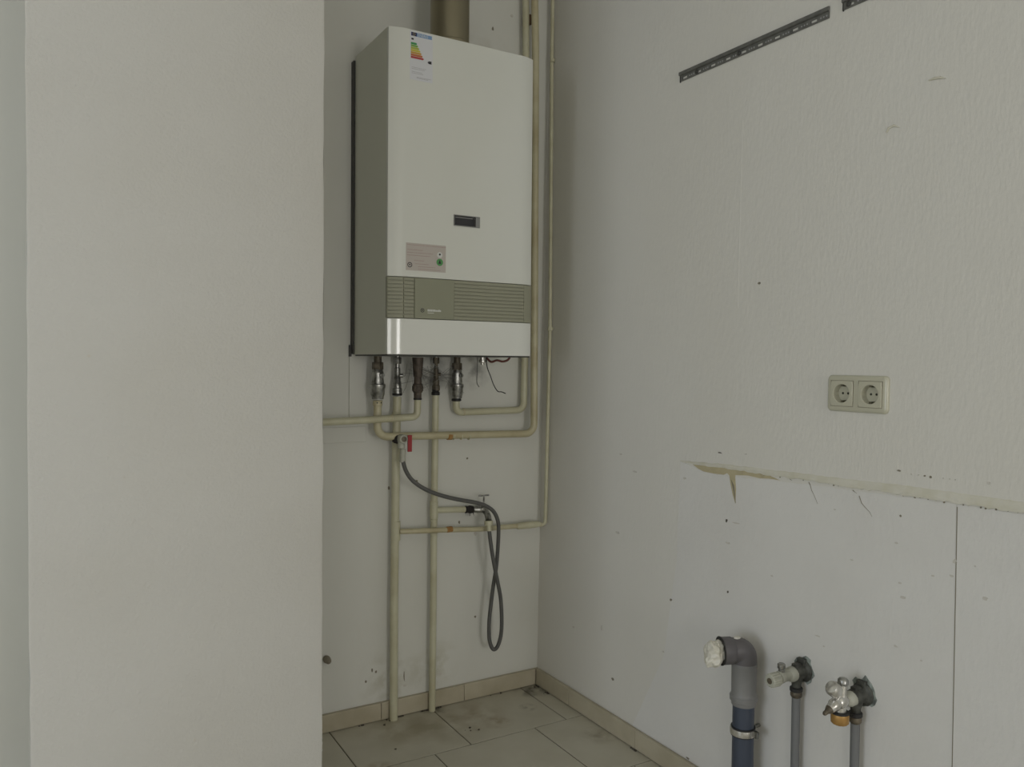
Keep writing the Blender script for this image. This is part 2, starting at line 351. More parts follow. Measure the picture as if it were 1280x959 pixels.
# ---------------- wear on the right wall
def ragged_sheet(name, pts, th, m, parent, off=0.0):     # pts: pixel polygon on the right wall
    bm = bmnew(); P = [on_x(x, y, off) for x, y in pts]
    prism(bm, P, (-th, 0, 0)); return obj(name, bm, m, parent, smooth=False)
def jitter(pts, amp, n):
    out = []
    for (x0, y0), (x1, y1) in zip(pts, pts[1:]):
        for k in range(n):
            t = k/n; out.append((x0+(x1-x0)*t, y0+(y1-y0)*t + (random.uniform(-amp, amp) if (k or out) else 0)))
    out.append(pts[-1]); return out
random.seed(3)
edge = jitter([(851, 577), (866, 583)], .2, 2) + jitter([(880, 590), (912, 596), (960, 599.5), (1010, 606), (1060, 612), (1120, 619.5), (1190, 629.5)], .9, 7)
ragged_sheet('wallpaper_sheet', edge + [(1196, 630.5), (1189.5, 975), (760, 975), (830, 820), (846, 700)], .0007, 'lower', wall_right)
edge2 = jitter([(1197.5, 631), (1240, 636.5), (1330, 651)], .8, 9)
ragged_sheet('wallpaper_sheet', edge2 + [(1330, 975), (1190.7, 975)], .0009, 'lower', wall_right)
bm = bmnew()      # dark gap between the two sheets
a = on_x(1196.9, 634); b = on_x(1190, 975); prism(bm, [a+V((.0, .0008, 0)), a-V((.0, .0008, 0)), b-V((0, .0006, 0)), b+V((0, .0006, 0))], (-.0012, 0, 0))
obj('wallpaper_seam', bm, 'grime', wall_right, label='thin dark vertical seam between two strips of wallpaper')
bm = bmnew(); a = on_x(928, 150); b = on_x(927, 385)
pr = [(0, 0), (.0006, .0009), (0, .002)]
prism(bm, [V((a.x+.0003, a.y+.0015, a.z)), V((a.x-.0006, a.y, a.z)), V((a.x+.0003, a.y-.003, a.z))], (b.x-a.x, 0, b.z-a.z))
obj('wallpaper_seam', bm, 'right', wall_right, label='faint raised vertical seam above the torn ledge')
# sealant ledge: profile tapering upwards, ragged foot
def ledge(px_list, name, m, h0, h1, proud):
    bm = bmnew(); rings = []
    N = len(px_list)
    for i, (x, y) in enumerate(px_list):
        p = on_x(x, y); k = min(1, i/10, ) ; h = (h0+(h1-h0)*min(1, i/55))*(.35+.65*k); pr_ = proud*(.3+.7*k); j = random.uniform(-.0022, .0016)
        prof = [(0.0005, -.001+j), (-pr_*.85, -.0004+j), (-pr_, .004), (-pr_*.8, h*.35), (-pr_*.35, h*.75), (.0006, h)]
        rings.append([bm.verts.new((p.x + a_ + TILT*b_, p.y, p.z + b_)) for a_, b_ in prof])
    for a_, b_ in zip(rings, rings[1:]):
        for i in range(6): bm.faces.new((a_[i], a_[(i+1) % 6], b_[(i+1) % 6], b_[i]))
    bm.faces.new(rings[0]); bm.faces.new(rings[-1][::-1])
    return obj(name, bm, m, wall_right)
def ledge_y(x): return 577 + (x-851)*(641-577)/(1280-851) - 3.2*math.sin(min(1, max(0, (x-851)/200))*math.pi)*0
pts = [(x, ledge_y(x) + random.uniform(-.5, .5)) for x in range(851, 1336, 5)]
o = ledge(pts, 'sealant_ledge', 'cream', .009, .021, .0045); o['label'] = 'ragged cream sealant line left by a removed worktop'
ragged_sheet('paper_tear', [(866, 580.5), (873, 586), (880, 589.5), (892, 592), (905, 593.5), (909, 591.5), (912, 594.5), (913, 603), (916, 618), (919.5, 630), (920.3, 612), (919.2, 594), (935, 594.5), (950, 598), (962, 598.5), (975, 600.5), (960, 593.5), (920, 587)], .0009, 'beige', wall_right).__setitem__('label', 'beige torn patch with a pointed drip at the ledge end')
bm = bmnew(); a, b, c = on_x(914, 600, .001), on_x(919.8, 629, .001), on_x(917.5, 607, .001); prism(bm, [a, b, c], (-.0006, 0, 0)); obj('paper_tear_fold', bm, 'grime', wall_right)
# cracks
for path in ([(1011, 603), (1013, 607), (1014.5, 613), (1017, 618), (1020, 625), (1022, 630)], [(1074, 620), (1077, 629), (1082, 635), (1087, 640), (1090, 646)], [(1066, 613), (1071, 617)], [(985, 597), (990, 601)]):
    bm = bmnew(); P = [on_x(x, y, .0008) for x, y in path]
    sweep(bm, P, [.0010 - .0007*i/(len(P)-1) for i in range(len(P))], 6); obj('paper_crack', bm, 'grime', wall_right)
# crumbs stuck along the ledge foot
bm = bmnew()
for x in [952, 955, 958, 962, 975, 1004, 1036, 1042, 1048, 1129, 1131, 1143, 1144, 1150, 1160, 1170, 1180, 1195, 1204, 1211, 1226, 1232, 1245, 1260, 1272]:
    p = on_x(x, ledge_y(x)+random.uniform(-.5, 2.2), .0015); bmesh.ops.create_icosphere(bm, subdivisions=1, radius=random.uniform(.0011, .0024), matrix=Matrix.Translation(p))
obj('ledge_crumbs', bm, 'grime', wall_right, kind='stuff')
# specks and dents: (x, y, w, h, material)
specks = [(900, 566, 5, 2, 'speck'), (932, 568, 3, 1.5, 'faint'), (908.5, 651, 2.6, 5, 'speck'), (920, 654, 11, 2.2, 'faint'), (910, 740, 2.4, 3.4, 'speck'), (839, 750, 3, 3.4, 'grime'),
    (1124, 588.5, 6, 2.4, 'grime'), (1139, 593, 2, 2, 'faint'), (1148, 594, 2, 2, 'faint'), (1156, 595, 2.5, 2.2, 'grime'), (1163.5, 596.5, 3.4, 3, 'grime'), (1179, 598, 2.2, 1.8, 'faint'), (1187, 599, 2, 1.8, 'faint'), (1194, 600, 2, 1.8, 'faint'),
    (1236, 604, 5, 4, 'faint'), (1126, 645, 3, 3, 'grime'), (1121, 679, 5, 2.5, 'faint'), (1194, 702, 6, 7, 'faint'), (1219, 708, 3, 2.5, 'faint'), (1125, 729, 5, 2.5, 'faint'), (1129, 747, 9, 4, 'faint'), (1190, 720, 7, 3, 'faint'), (1166, 720, 5, 2.5, 'faint'), (1232, 748, 8, 5, 'faint'),
    (856, 598, 4, 3, 'faint'), (910, 679, 6, 3, 'faint'), (949, 354, 4, 3, 'grime'), (1044, 637, 3, 2.5, 'faint'), (766, 849, 3, 3.6, 'grime'), (829, 815, 2.5, 2.5, 'faint'), (752, 785, 2.2, 8, 'faint'), (717, 784, 2.4, 3, 'faint'),
    (1022, 795, 9, 2, 'faint'), (1030, 808, 3, 3, 'faint'), (860, 948, 5, 3, 'grime'), (851, 952, 3, 3, 'grime'), (776, 568, 3, 2.6, 'faint'), (794, 590, 6, 3, 'faint'), (772, 666, 5, 3, 'faint'), (1120, 808, 6, 3, 'faint'), (1065, 700, 4, 2, 'faint'), (1152, 826, 4, 2, 'faint'), (965, 720, 4, 2, 'faint')]
for x, y, w_, h_, m_ in specks:
    bm = bmnew(); p = on_x(x, y); q = on_x(x+w_/2, y); r = on_x(x, y+h_/2); ry = abs(q.y-p.y); rz = abs(r.z-p.z); k = 9
    ph = [random.uniform(.65, 1.15) for _ in range(k)]
    prism(bm, [V((p.x+.0005, p.y+ry*ph[i]*math.cos(i*2*math.pi/k), p.z+rz*ph[i]*math.sin(i*2*math.pi/k))) for i in range(k)], (-.0017, 0, 0)); obj('wall_speck', bm, m_, wall_right)
for path in ([(1108, 166), (1111, 160), (1117, 157), (1124, 159)], [(1161, 100.5), (1168, 98), (1175, 97), (1182, 98)]):
    bm = bmnew(); P = [on_x(x, y, .001) for x, y in path]; sweep(bm, P, [.0012, .003, .0028, .0008], 8); obj('peeling_flake', bm, 'cream', wall_right)
# specks on the back wall
for x, y, w_, h_ in [(574, 653, 2.5, 4), (594, 771, 3, 4), (407, 826, 1, 1), (506, 857, 5, 3), (505, 845, 1.5, 18), (584, 573, 3, 3), (550, 843, 4, 3), (594, 667, 4, 8), (470, 840, 3, 4), (457, 852, 3, 4), (465, 838, 2, 5), (438, 498, 2, 10), (616, 36, 3, 6), (640, 20, 4, 5), (521, 601, 3, 3), (486, 610, 3, 6)]:
    bm = bmnew(); p = on_y(x, y); rx = on_y(x+w_/2, y).x-p.x; rz = p.z-on_y(x, y+h_/2).z; k = 8; ph = [random.uniform(.6, 1.1) for _ in range(k)]
    prism(bm, [V((p.x+rx*ph[i]*math.cos(i*2*math.pi/k), YB+.0005, p.z+rz*ph[i]*math.sin(i*2*math.pi/k))) for i in range(k)], (0, -.0015, 0))
    obj('wall_speck', bm, 'grime' if w_ < 3.1 else 'faint', wall_back)
# pillar scuffs
for x, y, w_, h_ in [(111, 445, 5, 4), (155, 597, 3, 3), (243, 925, 3, 5), (187, 623, 2, 2)]:
    bm = bmnew(); p = on_y(x, y, YP-.0012); rx = on_y(x+w_/2, y, YP).x-p.x; rz = p.z-on_y(x, y+h_/2, YP).z; k = 8; ph = [random.uniform(.6, 1.1) for _ in range(k)]
    prism(bm, [V((p.x+rx*ph[i]*math.cos(i*2*math.pi/k), p.y, p.z+rz*ph[i]*math.sin(i*2*math.pi/k))) for i in range(k)], (0, -.001, 0))
    obj('wall_speck', bm, 'faint', wall_pillar)
# torn paper fuzz at the pillar's lower right corner
bm = bmnew()
for k in range(5):
    z = on_y(406, 912, YP).z - k*.011; x = XP1-.002; d = random.uniform(.001, .0035)
    prism(bm, [(x, YP+.001, z), (x+d, YP+random.uniform(-.004, .004), z+random.uniform(-.004, .006)), (x, YP+.001, z-.006)], (0, .0008, 0))
obj('torn_paper_edge', bm, 'pillar', wall_pillar, kind='stuff')

# ================================================================== BOILER
BX0, BX1, BZ0, BZ1 = 0.8475, 1.3250, 1.1795, 2.0985
YS, YFR = 2.130, 2.1175       # end of the sides, crown of the front
YR = YB-.022
boiler = thing('wall_boiler', 'tall white wall-hung gas boiler with a grey-green band', 'boiler', ((BX0+BX1)/2, YB, BZ0))
bm = bmnew(); t = .004
box(bm, BX0, YS+.0121, BZ0, BX0+t, YR, BZ1); box(bm, BX1-t, YS+.0121, BZ0, BX1, YR, BZ1); box(bm, BX0+t, YS+.0121, BZ1-t, BX1-t, YR, BZ1)
obj('casing', bm, 'side', boiler)
bm = bmnew(); box(bm, BX0-.006, YR, BZ0+.002, BX1+.003, YB-.0005, BZ1-.012); box(bm, BX0-.012, YB-.012, BZ0-.006, BX0-.006, YB-.001, BZ0+.03); obj('rear_frame_gap_shade', bm, 'darkmetal', boiler)  # dark frame colour stands in for the shaded gap between boiler and wall
bm = bmnew(); box(bm, BX0+.003, YS+.0005, BZ0-.004, BX1-.003, YR, BZ0+.006); obj('underside', bm, 'darkmetal', boiler)
def front_profile(x0, x1, dy=0):
    pts = []; w_, dp = .050, YS-YFR
    for i in range(10): u = i/9; pts.append((BX0 + w_*u, YS - dp*(1-(1-u)**2)+dy))
    for i in range(10): u = 1-i/9; pts.append((BX1 - w_*u, YS - dp*(1-(1-u)**2)+dy))
    out = []
    def yat(x):
        for (a, ya), (b, yb) in zip(pts, pts[1:]):
            if a <= x <= b and b > a: return ya+(yb-ya)*(x-a)/(b-a)
        return YS+dy
    out = [(x0, yat(x0))] + [p for p in pts if x0+1e-5 < p[0] < x1-1e-5] + [(x1, yat(x1))]
    return out
def front_piece(name, x0, x1, z0, z1, m, dy=0, back=.012, bevel=.0012, label=None, parent=None):
    bm = bmnew(); pr = front_profile(x0, x1, dy); poly = pr + [(x1, YS+back), (x0, YS+back)]
    prism(bm, [(x, y, z0) for x, y in poly], (0, 0, z1-z0)); return obj(name, bm, m, parent or boiler, bevel=bevel, label=label)
ZB0, ZB1 = 1.2830, 1.3995
front_piece('lower_panel', BX0, BX1, BZ0, ZB0-.0012, 'gloss', label='glossy white lower front panel')
# upper panel split around the little inspection window
IW = [on_y(567, 268, YFR), on_y(599.5, 285.5, YFR)]
front_piece('front_panel', BX0, BX1, ZB1+.0012, BZ1, 'white', label='white upper front panel')
front_piece('band', BX0, BX1, ZB0, ZB1, 'band', dy=.003, bevel=0, label='grey-green plastic band across the front')
XA, XB_, XC = on_y(504, 370, YFR).x, on_y(518, 370, YFR).x, on_y(567.5, 370, YFR).x
XD = on_y(655, 370, YFR).x
ns_ = 11; ph = (ZB1-ZB0)/ns_
for k in range(ns_):
    z = ZB0+ph*k
    front_piece('grille_slat', BX0+.0005, XA-.001, z+.0013, z+ph-.0013, 'band', dy=-.0005, back=.002, bevel=.0006)
    front_piece('grille_slat', XA+.002, XB_-.0008, z+.0013, z+ph-.0013, 'band', dy=-.0005, back=.002, bevel=.0006)
    front_piece('grille_slat', XC+.0008, XD, z+.0013, z+ph-.0013, 'band', dy=-.0005, back=.002, bevel=.0006)
front_piece('grille_end', XD+.001, BX1-.0005, ZB0+.001, ZB1-.001, 'band', dy=-.0002, back=.002)
flap = front_piece('control_flap', XB_, XC, ZB0+.0005, ZB1-.0003, 'band2', dy=-.0025, back=.002, label='plain olive-grey control flap with small emblem')
yf = YFR-.0025
def ringmark(name, c, r0, r1, m, parent, y, tri=None):
    bm = bmnew(); k = 20
    vo = [bm.verts.new((c.x+r1*math.cos(i*2*math.pi/k), y, c.z+r1*math.sin(i*2*math.pi/k))) for i in range(k)]
    vi = [bm.verts.new((c.x+r0*math.cos(i*2*math.pi/k), y, c.z+r0*math.sin(i*2*math.pi/k))) for i in range(k)]
    for i in range(k): bm.faces.new((vo[i], vo[(i+1) % k], vi[(i+1) % k], vi[i]))
    g = bmesh.ops.extrude_face_region(bm, geom=bm.faces[:]); bmesh.ops.translate(bm, verts=[v for v in g['geom'] if isinstance(v, bmesh.types.BMVert)], vec=(0, -.0003, 0))
    if tri:
        s = tri; prism(bm, [(c.x-s, y, c.z+s*.7), (c.x+s, y, c.z+s*.7), (c.x, y, c.z-s)], (0, -.0003, 0))
    return obj(name, bm, m, parent, smooth=False)
c = on_y(528, 388, yf); ringmark('emblem', c, .0042, .0060, 'ink', flap, yf, tri=.003)
bm = bmnew(); a = on_y(534.5, 386.3, yf); b = on_y(551.5, 390.5, yf); xx = a.x; r_ = random.Random(5)
while xx < b.x-.002:
    w_ = r_.uniform(.0028, .0048); zt = a.z if r_.random() > .3 else a.z-.0012
    box(bm, xx, yf-.0003, b.z+.001, min(xx+w_, b.x), yf, zt-.001); xx += w_+.0009
box(bm, a.x, yf-.0003, b.z-.0042, a.x+.020, yf, b.z-.0026)
obj('lettering', bm, 'whiteink', flap, smooth=False, label='tiny illegible white lettering')
# inspection window
def plate(name, x0, z0, x1, z1, y, th, m, parent, label=None, bevel=0):
    bm = bmnew(); box(bm, x0, y-th, z0, x1, y, z1); return obj(name, bm, m, parent, label=label, bevel=bevel, smooth=bool(bevel))
x0, x1, z1, z0 = IW[0].x, IW[1].x, IW[0].z, IW[1].z
fr = bmnew(); b_ = .0022
box(fr, x0, YFR-.0028, z0, x1, YFR+.001, z0+b_); box(fr, x0, YFR-.0028, z1-b_, x1, YFR+.001, z1); box(fr, x0, YFR-.0028, z0+b_, x0+b_, YFR+.001, z1-b_); box(fr, x1-b_-.012, YFR-.0028, z0+b_, x1, YFR+.001, z1-b_)
fw = obj('inspection_window', fr, 'greyplastic', boiler, bevel=.0006, label='small dark viewing window in grey bezel')
plate('pane', x0+b_, z0+b_, x1-b_-.012, z1-b_, YFR, .0008, 'glass', fw)
plate('inner_bar', x0+.006, z1-.0085, x1-.017, z1-.0065, YFR-.0008, .0006, 'greyplastic', fw)
bm = bmnew(); prism(bm, [(x1-.020, YFR-.0008, z0+b_), (x1-.016, YFR-.0008, z0+b_), (x1-.016, YFR-.0008, z1-.008), (x1-.024, YFR-.0008, z1-.006)], (0, -.0008, 0)); obj('inner_bar', bm, 'black', fw)
# stickers
Y0 = YFR
a, b = on_y(512.5, 37.5, Y0), on_y(540.5, 103.5, Y0); W = b.x-a.x; top = on_y(526, 42, Y0).z; top = a.z; bot = top-.146
bot = on_y(526, 101.5, Y0).z
lab = plate('energy_label', a.x, bot, b.x, top, Y0, .0004, 'paper', boiler, label='white energy rating sticker with coloured steps'); yl = Y0-.0004; H = top-bot
plate('blue_header', a.x+W*.05, top-H*.105, b.x-W*.04, top-H*.03, yl, .0003, 'lightblue', lab)
plate('flag', a.x+W*.05, top-H*.105, a.x+W*.29, top-H*.03, yl-.0003, .0003, 'eublue', lab)
bm = bmnew()
for k in range(12):
    t_ = k*math.pi/6; cx, cz = a.x+W*.17+.0036*math.cos(t_), top-H*.067+.0036*math.sin(t_); s = .0006; box(bm, cx-s, yl-.0008, cz-s, cx+s, yl-.0006, cz+s)
obj('flag_stars', bm, mat('yellow_print', (.55, .45, .05), .5), lab, smooth=False)
text('header_text', 'ENERG', (a.x+W*.33, yl-.0003, top-H*.093), .0105, 'whiteink', lab)
plate('boiler_symbol', a.x+W*.06, top-H*.185, a.x+W*.16, top-H*.15, yl, .0003, 'ink', lab)
zt = top-H*.235; zb = top-H*.565; hh = (zt-zb)/7
for k in range(7):
    l_ = W*(.27+.05*k); z_ = zt-hh*(k+1); bm = bmnew()
    prism(bm, [(a.x+W*.04, yl, z_+hh*.06), (a.x+W*.04+l_-hh*.4, yl, z_+hh*.06), (a.x+W*.04+l_, yl, z_+hh*.5), (a.x+W*.04+l_-hh*.4, yl, z_+hh*.94), (a.x+W*.04, yl, z_+hh*.94)], (0, -.0003, 0))
    obj('rating_step', bm, mat('rating_colour_%d' % k, RB[k], .5), lab, smooth=False)
bm = bmnew(); zc = top-H*.585; xr = b.x-W*.05; h_ = hh*.62
prism(bm, [(xr, yl, zc-h_), (xr, yl, zc+h_), (xr-.008, yl, zc+h_), (xr-.0125, yl, zc), (xr-.008, yl, zc-h_)], (0, -.0003, 0)); obj('rating_arrow', bm, 'ink', lab, smooth=False)
bm = bmnew()
for k, (u0, u1, v_) in enumerate([(.08, .66, .74), (.08, .62, .77), (.08, .55, .83), (.08, .60, .86), (.3, .9, .93), (.3, .8, .95)]):
    xx = a.x+W*u0
    while xx < a.x+W*u1:
        w_ = r_.uniform(.0015, .004); box(bm, xx, yl-.0003, top-H*v_-.0011, xx+w_, yl, top-H*v_); xx += w_+.0008
obj('small_print', bm, 'greyink', lab, smooth=False)
# pinkish notice sticker
a, b = on_y(507.5, 303.5, Y0), on_y(557, 340, Y0)
a.z = on_y(507.5, 303, Y0).z; b.z = on_y(507.5, 337.5, Y0).z; W = b.x-a.x; H = a.z-b.z
nt = plate('notice_sticker', a.x, b.z, b.x, a.z, Y0, .0004, 'pinkpaper', boiler, label='small pinkish notice sticker with green badge'); yl = Y0-.0004
bm = bmnew()
for k, (u0, u1, v_) in enumerate([(.03, .97, .06), (.03, .40, .24), (.03, .66, .34), (.03, .60, .44), (.2, .45, .62), (.22, .55, .74), (.3, .72, .84), (.3, .85, .93)]):
    xx = a.x+W*u0
    while xx < a.x+W*u1:
        w_ = r_.uniform(.0015, .005); box(bm, xx, yl-.0003, a.z-H*v_-.0012, xx+w_, yl, a.z-H*v_); xx += w_+.0009
obj('small_print', bm, 'pinkink', nt, smooth=False)
ringmark('round_emblem', V((a.x+W*.095, 0, a.z-H*.80)), .0052, .0074, 'ink', nt, yl, tri=.0032)
bm = bmnew(); lathe(bm, (a.x+W*.845, yl, a.z-H*.36), (0, -1, 0), [(0, .0085), (.0003, .0085)], 20); obj('white_badge', bm, 'whiteink', nt, smooth=False)
bm = bmnew(); lathe(bm, (a.x+W*.845, yl-.0003, a.z-H*.34), (0, -1, 0), [(0, .003), (.0003, .003)], 12); obj('badge_symbol', bm, 'ink', nt, smooth=False)
bm = bmnew(); lathe(bm, (a.x+W*.845, yl-.0002, a.z-H*.63), (0, -1, 0), [(0, .0105), (.0003, .0105)], 22); obj('green_badge', bm, 'green', nt, smooth=False)
bm = bmnew(); cz = a.z-H*.62; cx = a.x+W*.845; lathe(bm, (cx, yl-.0005, cz+.003), (0, -1, 0), [(0, .0022), (.0003, .0022)], 10); prism(bm, [(cx-.0045, yl-.0005, cz-.005), (cx+.0045, yl-.0005, cz-.005), (cx+.002, yl-.0005, cz+.001), (cx-.002, yl-.0005, cz+.001)], (0, -.0003, 0)); obj('badge_symbol', bm, 'ink', nt, smooth=False)

# flue
fx = (on_y(538.5, 30, 2.27).x + on_y(585.5, 30, 2.27).x)/2; fr_ = .0605
flue = thing('flue_pipe', 'wide brownish metal flue pipe rising from the boiler top', 'flue', (fx, 2.27, BZ1))
bm = bmnew(); lathe(bm, (fx, 2.27, BZ1+.0005), (0, 0, 1), [(0, fr_), (HC-BZ1-.001, fr_)], 40); obj('pipe', bm, 'flue', flue)
bm = bmnew(); lathe(bm, (fx, 2.27, BZ1+.0003), (0, 0, 1), [(0, fr_+.006), (.045, fr_+.006), (.048, fr_+.002)], 40); obj('collar', bm, 'flue', flue)

# ================================================================== PIPES (back wall)
def P(x, y, Y): return on_y(x, y, Y)
def piperun(parent, name, pts, r, R, m, label=None):
    bm = bmnew(); sweep(bm, fillet(pts, R), r, 18); return obj(name, bm, m, parent, label=label)
YPV, YPH = 2.392, 2.364
def ballvalve(parent, x, ytop, ybot, Y, r, big=True, m='chrome'):
    """valve body hanging under the boiler between two pixel heights of the same real pipe line"""
    t0 = P(x, ybot, Y); z0 = t0.z; z1 = BZ0-.004; L = z1-z0; c = t0
    bm = bmnew()
    if big:
        lathe(bm, (c.x, Y, z0), (0, 0, 1), [(0, r*1.45), (L*.06, r*1.5), (L*.10, r*1.7), (L*.24, r*1.78), (L*.28, r*1.95), (L*.34, r*1.95), (L*.36, r*1.6), (L*.50, r*1.42), (L*.60, r*1.50), (L*.66, r*1.35), (L*.70, r*1.25)], 20)
        lathe(bm, (c.x+r*.4, Y-r*.9, z0+L*.56), (.35, -1, 0), [(0, r*.7), (r*.7, r*.7), (r*.8, r*.45), (r*1.1, r*.45)], 12)
    else:
        lathe(bm, (c.x, Y, z0), (0, 0, 1), [(0, r*1.15), (L*.14, r*1.15), (L*.16, r*.95), (L*.30, r*.95), (L*.33, r*.80), (L*.68, r*.72), (L*.7, r*.5), (L*.95, r*.5)], 18)
        lathe(bm, (c.x+r*.5, Y-r*.2, z0+L*.48), (1, -.4, 0), [(0, r*.5), (r*.8, r*.5), (r*.9, r*.3)], 10)
    v_ = obj('valve', bm, m, parent)
    bm = bmnew(); hexnut(bm, (c.x, Y, z0+L*(.68 if big else .80)), (0, 0, 1), L*.18, r*(1.42 if big else .95)); obj('nut', bm, 'dirtybrass' if big else m, v_)
    bm = bmnew(); cyl(bm, (c.x, Y, z0+L*.85), (c.x, Y, z1-.0005), r*(.95 if big else .6)); obj('stem', bm, 'dirtybrass' if big else 'bright', v_)
    return c
# 1 heating pipe: from left-hand valve, along, then up the boiler's right side
t1 = P(472, 498, YPH)
h1 = thing('heating_pipe', 'cream pipe from the leftmost valve, running right and up beside the boiler', 'pipe', (t1.x, YPH, t1.z))
ballvalve(h1, 472, 450, 499, YPH, .0125)
piperun(h1, 'pipe', [P(472, 502, YPH), P(471.5, 546, YPH), P(667.5, 542, YPH), P(669.5, 66, YPH), P(667.5, -60, YPH)], .0125, .034, 'pipe2')
bm = bmnew(); c = P(472, 501, YPH); lathe(bm, c+V((0, 0, -.016)), (0, 0, 1), [(0, .0130), (.001, .0148), (.015, .0150), (.017, .0135)], 18); cc = obj('collar', bm, 'pipe2', h1)
bm = bmnew()
for s in (-1, 1): lathe(bm, c+V((s*.006, -.0125, -.006)), (s*.4, -1, 0), [(0, .0022), (.002, .0022)], 8)
obj('collar_holes', bm, 'black', cc)
bm = bmnew(); a = P(559, 545, YPH); b = P(564, 545, YPH); lathe(bm, a, b-a, [(0, .0127), (.0006, .0134), ((b-a).length, .0132)], 18); obj('solder_joint', bm, 'rust', h1, label='orange rusty joint')
for px in (575.5, 585, 566):
    bm = bmnew(); a = P(px, 545, YPH); lathe(bm, a, (1, 0, 0), [(0, .0127), (.0006, .0134), (.003, .0134), (.0036, .0127)], 18); obj('joint_ring', bm, 'pipe', h1)
# 2 pipe down to the floor, left
h2 = thing('cold_water_pipe', 'thick cream pipe dropping from the second valve to the floor', 'pipe', P(492, 895, YPV))
ballvalve(h2, 496.5, 450, 492, YPV, .0135, big=False)
bm = bmnew(); c = P(496.5, 493, YPV); lathe(bm, c-V((0, 0, .004)), (0, 0, 1), [(0, .0150), (.002, .0162), (.006, .0162), (.009, .0145)], 18); obj('sealing_ring', bm, 'black', h2)
fl2 = P(492, 897, YPV); fl2.z = .0
piperun(h2, 'pipe', [P(496.5, 496, YPV), P(495, 560, YPV), P(492.5, 760, YPV), V((fl2.x, YPV, .0008))], .0132, 0, 'pipe')
bm = bmnew(); c = P(494.4, 676, YPV); lathe(bm, c, (0, 0, 1), [(0, .0134), (.001, .0155), (.062, .0155), (.063, .0134)], 18); tee2 = obj('tee', bm, 'pipe', h2)
bm = bmnew(); c = P(495.5, 527, YPV); lathe(bm, c, (0, 0, 1), [(0, .0134), (.001, .0150), (.03, .0150), (.031, .0134)], 18); obj('sleeve', bm, 'pipe', h2)
YPG = 2.338
# 3 gas pipe: down then left behind the pillar
t3 = P(522, 503, YPG)
h3 = thing('gas_pipe', 'cream pipe from the brown middle valve, turning left behind the pillar', 'pipe', t3)
z0 = P(522, 500, YPG).z; L = BZ0-.004-z0
bm = bmnew(); lathe(bm, (t3.x, YPG, z0), (0, 0, 1), [(0, .012), (L*.16, .0125), (L*.18, .0155), (L*.36, .0160), (L*.38, .0125), (L*.52, .012), (L*.55, .014), (L*.8, .0165), (L*.98, .018)], 18)
v3 = obj('valve', bm, 'brown', h3)
bm = bmnew(); hexnut(bm, (t3.x, YPG, z0+L*.2), (0, 0, 1), L*.13, .0178); obj('nut', bm, 'brown', v3)
bm = bmnew(); lathe(bm, P(522, 498.5, YPG)-V((0, 0, .004)), (0, 0, 1), [(0, .0115), (.001, .0135), (.006, .0135)], 18); obj('sealing_ring', bm, 'black', h3)
e3 = P(403, 528, YPG); lz = P(500, 522.5, YPG)
piperun(h3, 'pipe', [P(522, 500, YPG), P(521.5, 521, YPG), P(460, 525, YPG), P(403, 528, YPG), V((XP1+.003, YPG, e3.z-.006))], .0112, .018, 'pipe')
bm = bmnew(); a = P(488.5, 523, YPG); b = P(491, 523, YPG); lathe(bm, a, b-a, [(0, .0112), (.0005, .0122), (.004, .0122), (.0045, .0112)], 18); obj('joint_ring', bm, 'pipe2', h3)
# 4 pipe down to the floor, right, with branch to the tap
h4 = thing('warm_water_pipe', 'cream pipe dropping from the fourth valve to the floor', 'pipe', P(540, 885, YPV))
ballvalve(h4, 545, 450, 488, YPV, .0112, big=False, m='dirtybrass')
bm = bmnew(); c = P(544.5, 493, YPV); lathe(bm, c-V((0, 0, .003)), (0, 0, 1), [(0, .0125), (.002, .0140), (.010, .0135), (.013, .011), (.018, .0125), (.022, .010)], 18); obj('sealing_ring', bm, 'black', h4)
f4 = P(540, 889, YPV)
piperun(h4, 'pipe', [P(544.5, 494, YPV), P(542.5, 640, YPV), P(541.5, 760, YPV), V((f4.x, YPV, .0008))], .0112, 0, 'pipe')
bm = bmnew(); c = P(542.3, 648, YPV); lathe(bm, c, (0, 0, 1), [(0, .0114), (.001, .0135), (.056, .0135), (.057, .0114)], 18); obj('tee', bm, 'pipe', h4)
for py in (651, 668):
    bm = bmnew(); c = P(542.1, py, YPV); lathe(bm, c, (0, 0, 1), [(0, .0114), (.001, .0130), (.005, .0130), (.006, .0114)], 18); obj('joint_ring', bm, 'pipe', h4)
piperun(h4, 'branch', [P(543, 638, YPV), P(582, 637, YPV)], .0098, 0, 'pipe')
# 5 heating return: down, right, up behind the boiler
t5 = P(571, 503, YPV)
h5 = thing('return_pipe', 'cream pipe from the rightmost valve, bending right then up behind the boiler', 'pipe', t5)
ballvalve(h5, 571, 450, 498, YPV, .0118)
bm = bmnew(); lathe(bm, P(570.5, 501, YPV)-V((0, 0, .002)), (0, 0, 1), [(0, .012), (.002, .0165), (.006, .0165), (.011, .0135)], 18); obj('sealing_ring', bm, 'black', h5)
piperun(h5, 'pipe', [P(570.5, 500, YPV), P(570, 515.5, YPV), P(654.5, 512.5, YPV), P(656, 444, YPV), P(657.5, 60, YPV), P(657, -60, YPV)], .0118, .026, 'pipe')
bm = bmnew(); a = P(578, 515, YPV); lathe(bm, a, (1, 0, 0), [(0, .0118), (.0008, .0128), (.006, .0128), (.007, .0118)], 18); obj('joint_ring', bm, 'pipe2', h5)
